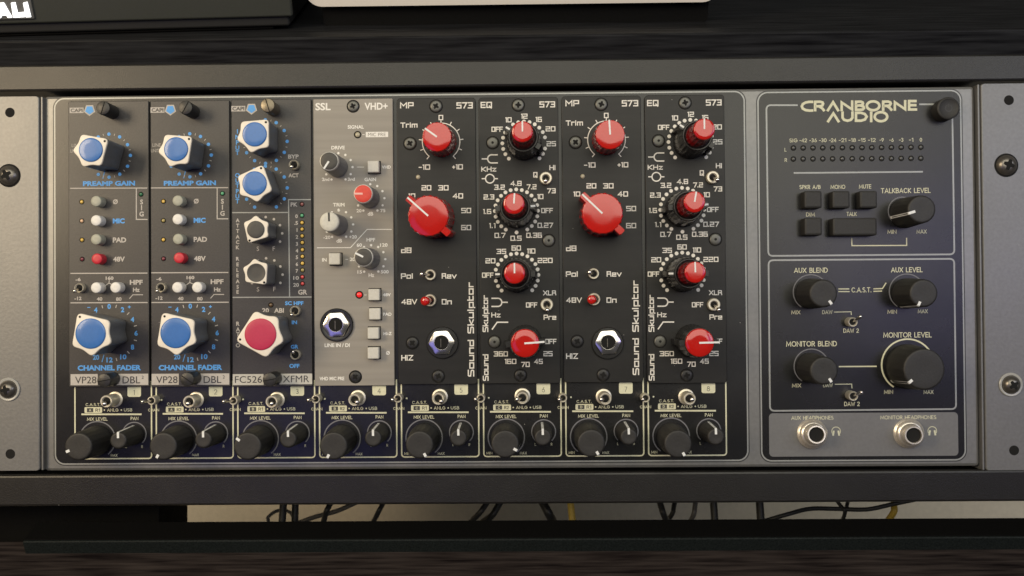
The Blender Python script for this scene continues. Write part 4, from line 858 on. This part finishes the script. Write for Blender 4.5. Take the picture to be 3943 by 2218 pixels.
for t_, x, y in (('0', 938, 458), ('.5', 932, 548), ('1', 945, 640), ('2', 943, 733), ('3', 943, 825), ('4', 943, 915), ('5', 943, 1003), ('6', 943, 1095), ('7', 943, 1185), ('10', 932, 1277), ('20', 932, 1370)): n.t('B', t_, x, y, 50, {2: 76}.get(len(t_), None) if t_ != '.5' else 50, m_capiink, .03)
n.t('C', 'GR', 1020, 155, 66, 120, m_capiink, .03); n.t('C', '20', 527, 398, 62, 90, m_capiink, .03); n.t('C', 'ABI', 705, 398, 62, 130, m_capiink, .03)
n.t('C', 'SC HPF', 908, 302, 52, 245, m_blueink, .035); n.t('C', 'IN', 910, 557, 50, 70, m_blueink, .035); n.t('C', 'GR', 912, 880, 52, 100, m_blueink, .035); n.t('C', 'OFF', 910, 1135, 55, 135, m_blueink, .035)
for ch, y in zip('RATIO', (575, 650, 715, 785, 862)): n.t('C', ch, 160, y, 55, None, m_capiink, .03)
n.rect('C', 92, 1242, 500, 1390, m_dimwhite); n.rect('C', 712, 1236, 1145, 1380, m_dimwhite)
n.t('C', 'FC526', 300, 1315, 90, 362, m_capi, lift=.08); n.t('C', 'XFMR', 932, 1308, 88, 350, m_capi, lift=.08)
n.done()
c = lambda r, x, y, z=0: CRP[(870, r)](x, y, z)
star_knob(o, c('A', 382, 543, 17), 8.8, 5.45, 17, 47, m_bluecap); star_knob(o, c('A', 382, 1195, 17), 8.8, 5.45, 17, 67, m_bluecap)
star_knob(o, c('B', 397, 635, 16), 6.7, 3.9, 16, -120.4, m_charcap); star_knob(o, c('B', 402, 1208, 16), 6.7, 3.9, 16, -51, m_charcap, True)
star_knob(o, c('C', 460, 715, 19), 11.2, 7.05, 19, 193.7, m_crimson)
for (x, y), m in zip([(1010, 298), (1010, 448), (1012, 543), (1012, 630), (1013, 720), (1015, 808), (1016, 902), (1016, 992), (1017, 1083), (1018, 1173), (1015, 1265), (1017, 1353)], (l_rose, l_green) + (l_yel,) * 7 + (l_olive, l_red, l_red)): led_part(o, c('B', x, y), m, 1.0)
led_part(o, c('C', 598, 325), l_brown, 1.1)
for r, x, y, tx, ty, nm in (('A', 897, 945, 868, 978, 'bypass_toggle'), ('C', 912, 405, 867, 465, 'filter_toggle'), ('C', 915, 990, 885, 942, 'meter_toggle')): toggle(o, uv(CRP[(870, r)], x, y), uv(CRP[(870, r)], tx, ty), 2.3, 2.8, 7, 0, tr=.8, nut=False, name=nm, wall=.2)
thumbscrew(o, c('A', 552, 155, 10.5), 107, m=mat('worn brass tinted thumbscrew', k(.20, .17, .12), .35, .5, .15, 900, .3)); thumbscrew(o, c('C', 578, 1320, 10.5), -170)

# ---- module 4: brushed grey mic preamp
o = module('mic_preamp_module', 'brushed grey mic preamp module with small grey, red and pale knobs and square keys', 'preamp module', 3, 1206, 382, 1519, 1484, m_ssl)
n = Pen(o, 870)
n.t('A', 'SSL', 1290, 175, 100, 205, m_white, .03); n.t('A', 'VHD+', 1995, 170, 95, 310, m_white, .03); n.t('A', 'SIGNAL', 1725, 445, 48, 215, m_white, .03)
n.ln('A', [(1815, 547), (1840, 547)], 7, m_white); n.rect('A', 1858, 508, 2155, 582, m_white); n.t('A', 'MIC PRE', 2005, 545, 46, 235, m_ssl, .0, lift=.08)
n.t('A', 'DRIVE', 1490, 720, 48, 180, m_white, .03)
for r, cc in (('A', (1495, 980)), ('A', (1918, 1393)), ('B', (1503, 568)), ('B', (1930, 1030))): n.dots(r, cc, 188, list(range(-60, 91, 30)) + [120, 150, 180, 210, 240], 16, m_white)
n.t('A', '2nd', 1325, 1140, 45, 100, m_white, .03); n.t('A', '3rd', 1665, 1140, 45, 95, m_white, .03); n.ln('A', [(1744, 978), (1832, 978)], 7, m_white); n.t('A', 'VHD', 2130, 978, 42, 120, m_white, .03); n.t('A', 'GAIN', 1918, 1142, 48, 155, m_white, .03)
for t_, x, y, H, W in (('20', 1768, 385, 45, 68), ('75', 2085, 383, 45, 68), ('dB', 1920, 425, 50, 75), ('TRIM', 1500, 305, 48, 155), ('0', 1498, 378, 45, 34), ('-20', 1342, 738, 45, 95), ('+20', 1688, 732, 45, 102), ('dB', 1505, 783, 50, 75), ('HPF', 1925, 770, 48, 115), ('60', 1772, 840, 48, 70), ('120', 2098, 840, 48, 100), ('20', 1680, 1030, 48, 70), ('IN', 1308, 1037, 48, 60), ('15', 1778, 1197, 46, 62), ('500', 2110, 1195, 46, 105), ('Hz', 1932, 1240, 50, 74)): n.t('B', t_, x, y, H, W, m_white, .03)
n.ln('B', [(1592, 1030), (1618, 1030)], 7, m_white); n.ln('B', [(1215, 877), (1655, 875), (1875, 633), (2196, 633)], 10, m_white)
n.ln('C', [(1842, 193), (1865, 193)], 7, m_white)
for t_, x, y, H, W in (('48V', 2138, 190, 42, 105), ('PAD', 2145, 448, 42, 112), ('HI-Z', 2148, 705, 42, 110), ('Ø', 2152, 962, 50, 50), ('LINE IN / DI', 1478, 860, 50, 335), ('VHD MIC PRE', 1408, 1303, 48, 330)): n.t('C', t_, x, y, H, W, m_white, .03)
n.done()
m_rim = mat('pale knob rim', k(.50, .49, .46), .35, .2)
barrel_knob(o, c('A', 1370, 898, 20), 20, -123.7, m_ssldark, m_pointer, m_rim)
barrel_knob(o, c('A', 1822, 1332, 18), 18, 179, m_redflat, mat('pink pointer paint', k(.85, .5, .45), .5), m_rim)
barrel_knob(o, c('B', 1372, 530, 20), 20, 92, m_sslwhite, m_ssldark, m_sslwhite)
barrel_knob(o, c('B', 1828, 1000, 18), 18, 153, m_ssldark, m_pointer, m_rim)
for r, x, y, d in (('A', 1955, 970, 4), ('B', 1440, 1023, 4.5), ('C', 1965, 188, 3.6), ('C', 1975, 444, 3.2), ('C', 1955, 700, 3.8), ('C', 1955, 965, 4)):
    key_button(o, c(r, x, y, d), 5.2, 5.3, d, m_btnpale, 0, .45)
    q = c(r, x, y, 0); part('key_well', cached('kw', lambda: Geo().box(-3.0, 3.0, -3.05, 3.05, .02, .06).mesh('key_well', 0)), m_hole, o, (c(r, x, y, d).x, c(r, x, y, d).y, 0))
led_part(o, c('A', 1750, 547), l_clear, 1.5); led_part(o, c('C', 1772, 190), l_litred, 1.6)
hexjack(o, c('C', 1475, 590), uv(CRP[(870, 'C')], 1458, 588), R=6.35)
phillips(o, c('A', 1690, 170), 2.6, ang=25); phillips(o, c('C', 1720, 1280), 2.65, m=m_screwdark, ang=40)

# ---- modules 5 and 7: black preamps with red knobs
def mp(i, ox, sh, label, rect, screws, trim, arcc, ledp, big, pol, ph, jack):
    o = module('black_preamp_module', label, 'preamp module', i, *rect, m_sk, 'black preamp modules with red knobs', 1.6)
    n = Pen(o, ox, sh)
    for r, t_, x, y, H, W in (('A', 'MP', 230, 157, 82, 182), ('A', '573', 997, 158, 84, 218), ('A', 'Trim', 258, 420, 70, 228), ('A', '0', 682, 320, 70, 62), ('A', '-10', 463, 978, 70, 152), ('A', '+10', 903, 975, 70, 142),
                              ('B', '20', 490, 80, 70, 130), ('B', '30', 715, 80, 70, 138), ('B', '10', 297, 188, 66, 90), ('B', '40', 908, 188, 70, 138), ('B', '50', 1018, 382, 70, 132), ('B', '60', 1018, 608, 70, 134),
                              ('B', 'dB', 222, 910, 74, 138), ('B', 'Pol', 232, 1252, 72, 162), ('B', 'Rev', 792, 1250, 72, 198), ('C', '48V', 262, 283, 70, 208), ('C', 'On', 760, 283, 72, 134), ('C', 'HiZ', 235, 1027, 74, 158)):
        n.q(r, t_, x, y, H, W)
    n.q('C', 'Sound Skulptor', 1078, 650, 86, 1250, rot=90)
    C = n.P('A', 685, 642); n.p.arc(m_skink, C, 250 * km, 230, -50, .42); n.ticks('A', (685, 642), 252, 292, [-50 + 28 * q for q in range(11)], 12, m_skink)
    n.done()
    c = lambda r, x, y, z=0: CRP[(ox, r)](x, y, z)
    for (r, x, y), m, a in zip(screws, (m_screw, m_screw, m_screwdark, m_screwdark), (30, 5, 15, 35)): phillips(o, c(r, x, y), 2.75, m=m, ang=a + i * 7)
    red_knob(o, c('A', *arcc), c('A', trim[0], trim[1], 18), 6.55, 18, trim[2])
    red_knob(o, c('B', *big[3:]), c('B', big[0], big[1], 20), 9.05, 20, big[2], True)
    led_part(o, c('A', *ledp), l_clear, 1.3, collar=False)
    toggle(o, uv(CRP[(ox, 'B')], *pol[:2]), uv(CRP[(ox, 'B')], *pol[2:]), 2.55, 2.2, 9, 0, tr=1.1, name='polarity_toggle', nut=False, wall=.32)
    toggle(o, uv(CRP[(ox, 'C')], *ph[:2]), uv(CRP[(ox, 'C')], *ph[2:]), 2.9, 2.2, 10, 0, tipm=m_red, tr=1.5, ballr=2.1, name='phantom_power_toggle', nut=False, wall=.3)
    hexjack(o, c('C', *jack[:2]), uv(CRP[(ox, 'C')], *jack[2:]), 6.25, 7.4)
mp(4, 1500, {}, 'black preamp module with red knobs, beside the brushed grey module, trim pointer turned left', (1527, 379, 1839, 1479), (('A', 617, 170), ('A', 272, 665), ('C', 305, 830), ('C', 648, 1272)),
   (628, 575, 144), (690, 645), (380, 1110), (512, 452, 138, 590, 480), (540, 1235, 412, 1225), (535, 265, 462, 275), (705, 825, 690, 826))
mp(6, 2140, {'A': (-11, -28), 'B': (-17, -26), 'C': (-19, -22)}, 'black preamp module with red knobs, between the two equaliser modules, trim pointer straight up', (2162, 371, 2478, 1472), (('A', 603, 145), ('A', 262, 650), ('C', 285, 810), ('C', 630, 1255)),
   (723, 545, 93.5), (678, 615), (358, 1100), (620, 420, 136, 590, 455), (505, 1220, 438, 1200), (510, 250, 475, 256), (688, 832, 697, 822))

# ---- modules 6 and 8: black equalisers
def eq(i, ox, sh, label, rect, rings, duals, filt, scr, hexs, tg):
    o = module('equaliser_module', label, 'equaliser module', i, *rect, m_sk, 'black equaliser modules with dual red knobs', 1.6)
    n = Pen(o, ox, sh)
    for r, t_, x, y, H, W in (('A', 'EQ', 1285, 152, 82, 152), ('A', '573', 2095, 145, 82, 208), ('A', '12', 1790, 302, 68, 86), ('A', '10', 1580, 350, 68, 84), ('A', '16', 1982, 345, 68, 84), ('A', 'OFF', 1430, 475, 68, 152), ('A', '20', 2138, 470, 68, 130), ('A', '25', 2148, 668, 68, 125),
                              ('A', 'KHz', 1318, 1005, 66, 200), ('A', 'Q', 1937, 1080, 72, 56), ('A', 'HI', 2165, 985, 68, 84), ('A', '3.2', 1460, 1245, 68, 142), ('A', '4.8', 1680, 1195, 68, 148), ('A', '7.2', 1887, 1240, 68, 130), ('A', '2.3', 1320, 1375, 68, 142), ('A', '10', 2003, 1370, 68, 82), ('A', '73', 2150, 1293, 68, 114),
                              ('B', '1.6', 1297, 395, 68, 108), ('B', '1.1', 1365, 582, 68, 84), ('B', '0.7', 1468, 712, 68, 148), ('B', '0.5', 1680, 750, 68, 148), ('B', '0.36', 1920, 710, 68, 208), ('B', '0.27', 2070, 578, 68, 208), ('B', 'OFF', 2093, 382, 68, 156), ('B', '35', 1485, 925, 68, 128), ('B', '60', 1683, 880, 68, 125), ('B', '110', 1882, 920, 68, 110), ('B', '20', 1340, 1050, 68, 132), ('B', '220', 2067, 1045, 68, 198), ('B', 'OFF', 1305, 1240, 68, 154),
                              ('C', 'Hz', 1413, 458, 66, 122), ('C', 'XLR', 2127, 165, 66, 174), ('C', 'OFF', 1888, 325, 68, 152), ('C', 'Pre', 2130, 488, 68, 168), ('C', '360', 1478, 975, 68, 188), ('C', '160', 1608, 1075, 68, 152), ('C', '70', 1805, 1115, 68, 114), ('C', '45', 1978, 1075, 68, 114), ('C', '25', 2105, 973, 68, 122), ('C', 'OFF', 2143, 810, 68, 150)):
        n.q(r, t_, x, y, H, W)
    n.q('C', 'Skulptor', 1272, 440, 76, 490, rot=90); n.q('C', 'Sound', 1276, 1157, 76, 352, rot=90)
    ar = lambda cx, cy, s_: [(cx + 52 * s_ * math.cos(rad(a)), cy + 54 * math.sin(rad(a))) for a in range(90, -91, -15)]
    n.ln('A', [(1430, 922)] + ar(1355, 869, -1) + [(1430, 815)], 17, m_skink); n.ln('A', [(1232, 869), (1290, 869)], 17, m_skink)
    n.p.arc(m_skink, n.P('A', 1333, 1132), 58 * km, 0, 360, .55, 36); n.ln('A', [(1232, 1132), (1266, 1132)], 15, m_skink); n.ln('A', [(1402, 1132), (1432, 1132)], 15, m_skink)
    n.ln('C', [(1362, 345)] + ar(1440, 291, 1) + [(1362, 237)], 17, m_skink); n.ln('C', [(1505, 290), (1562, 290)], 17, m_skink); n.ln('C', [(1366, 645), (1430, 555), (1568, 555)], 17, m_skink)
    for (r, x, y, rr), ex in zip(rings, ((0,), (-75, -105), (180,))):
        lo = -90 if len(ex) == 2 else -45; P = CRP[(ox, r)](x, y)
        for a in range(-90 if len(ex) == 2 else -45, 256 if len(ex) == 2 else 226, 15):
            if a in ex or a == 255: continue
            n.p.disc(m_skink, (P.x + rr * km * math.cos(rad(a)), P.y + rr * km * math.sin(rad(a))), 25 * km)
    n.done()
    c = lambda r, x, y, z=0: CRP[(ox, r)](x, y, z)
    for (r, x, y, rr), (cx, cy, ai, ao, hh) in zip(rings, duals): dual_knob(o, c(r, x, y), c(r, cx, cy, hh), ai, ao, 19.0, hh)
    filter_knob(o, c('C', filt[0], filt[1], 21), filt[2])
    for (r, x, y), m in zip(scr, (m_screw, m_screwdark)): phillips(o, c(r, x, y), 2.7, m=m, ang=40 + i * 9)
    for r, x, y in hexs: phillips(o, c(r, x, y), 2.7, m=m_screw, kind='hex', name='socket_screw')
    for (r, x, y, tx, ty), nm in zip(tg, ('mid_gain_toggle', 'input_toggle')): toggle(o, uv(CRP[(ox, r)], x, y), uv(CRP[(ox, r)], tx, ty), 2.95, 2.4, 9, 0, tr=1.05, nut=False, name=nm, wall=.42)
eq(5, 1500, {}, 'black equaliser module with dual red knobs, left one between the two black preamps', (1842, 376, 2158, 1476), (('A', 1787, 660, 288), ('B', 1685, 387, 286), ('B', 1690, 1240, 287)),
   ((1765, 505, 90, 149, 34), (1652, 288, 86, 3, 34), (1660, 1215, 90, 180, 30)), (1800, 835, 4), (('A', 1710, 155), ('C', 1740, 1260)), (('A', 1370, 655), ('B', 2115, 780), ('C', 1395, 815)), (('A', 2077, 1122, 2072, 1168), ('C', 2090, 320, 2098, 405)))
eq(7, 2140, {'A': (3, -25), 'B': (-6, -14), 'C': (-4, -3)}, 'black equaliser module with dual red knobs, in the last slot beside the monitor section', (2482, 367, 2800, 1475), (('A', 1790, 642, 291), ('B', 1680, 372, 291), ('B', 1683, 1232, 290)),
   ((1975, 472, 90, 147, 36), (1845, 266, 80, 4, 36), (1855, 1202, 91, 180, 34)), (1915, 828, 1), (('A', 1717, 125), ('C', 1740, 1260)), (('A', 1365, 630), ('B', 2120, 765), ('C', 1385, 810)), (('A', 2090, 1110, 2155, 1152), ('C', 2105, 320, 2177, 400)))

# ------------------------------------------------------------------ lean everything back into the desk
for o in list(bpy.data.objects):
    if o.parent is None and o.type in ('MESH', 'EMPTY'):
        o.matrix_world = M @ Matrix.LocRotScale(o.location, o.rotation_quaternion if o.rotation_mode == 'QUATERNION' else o.rotation_euler, (1, 1, 1))
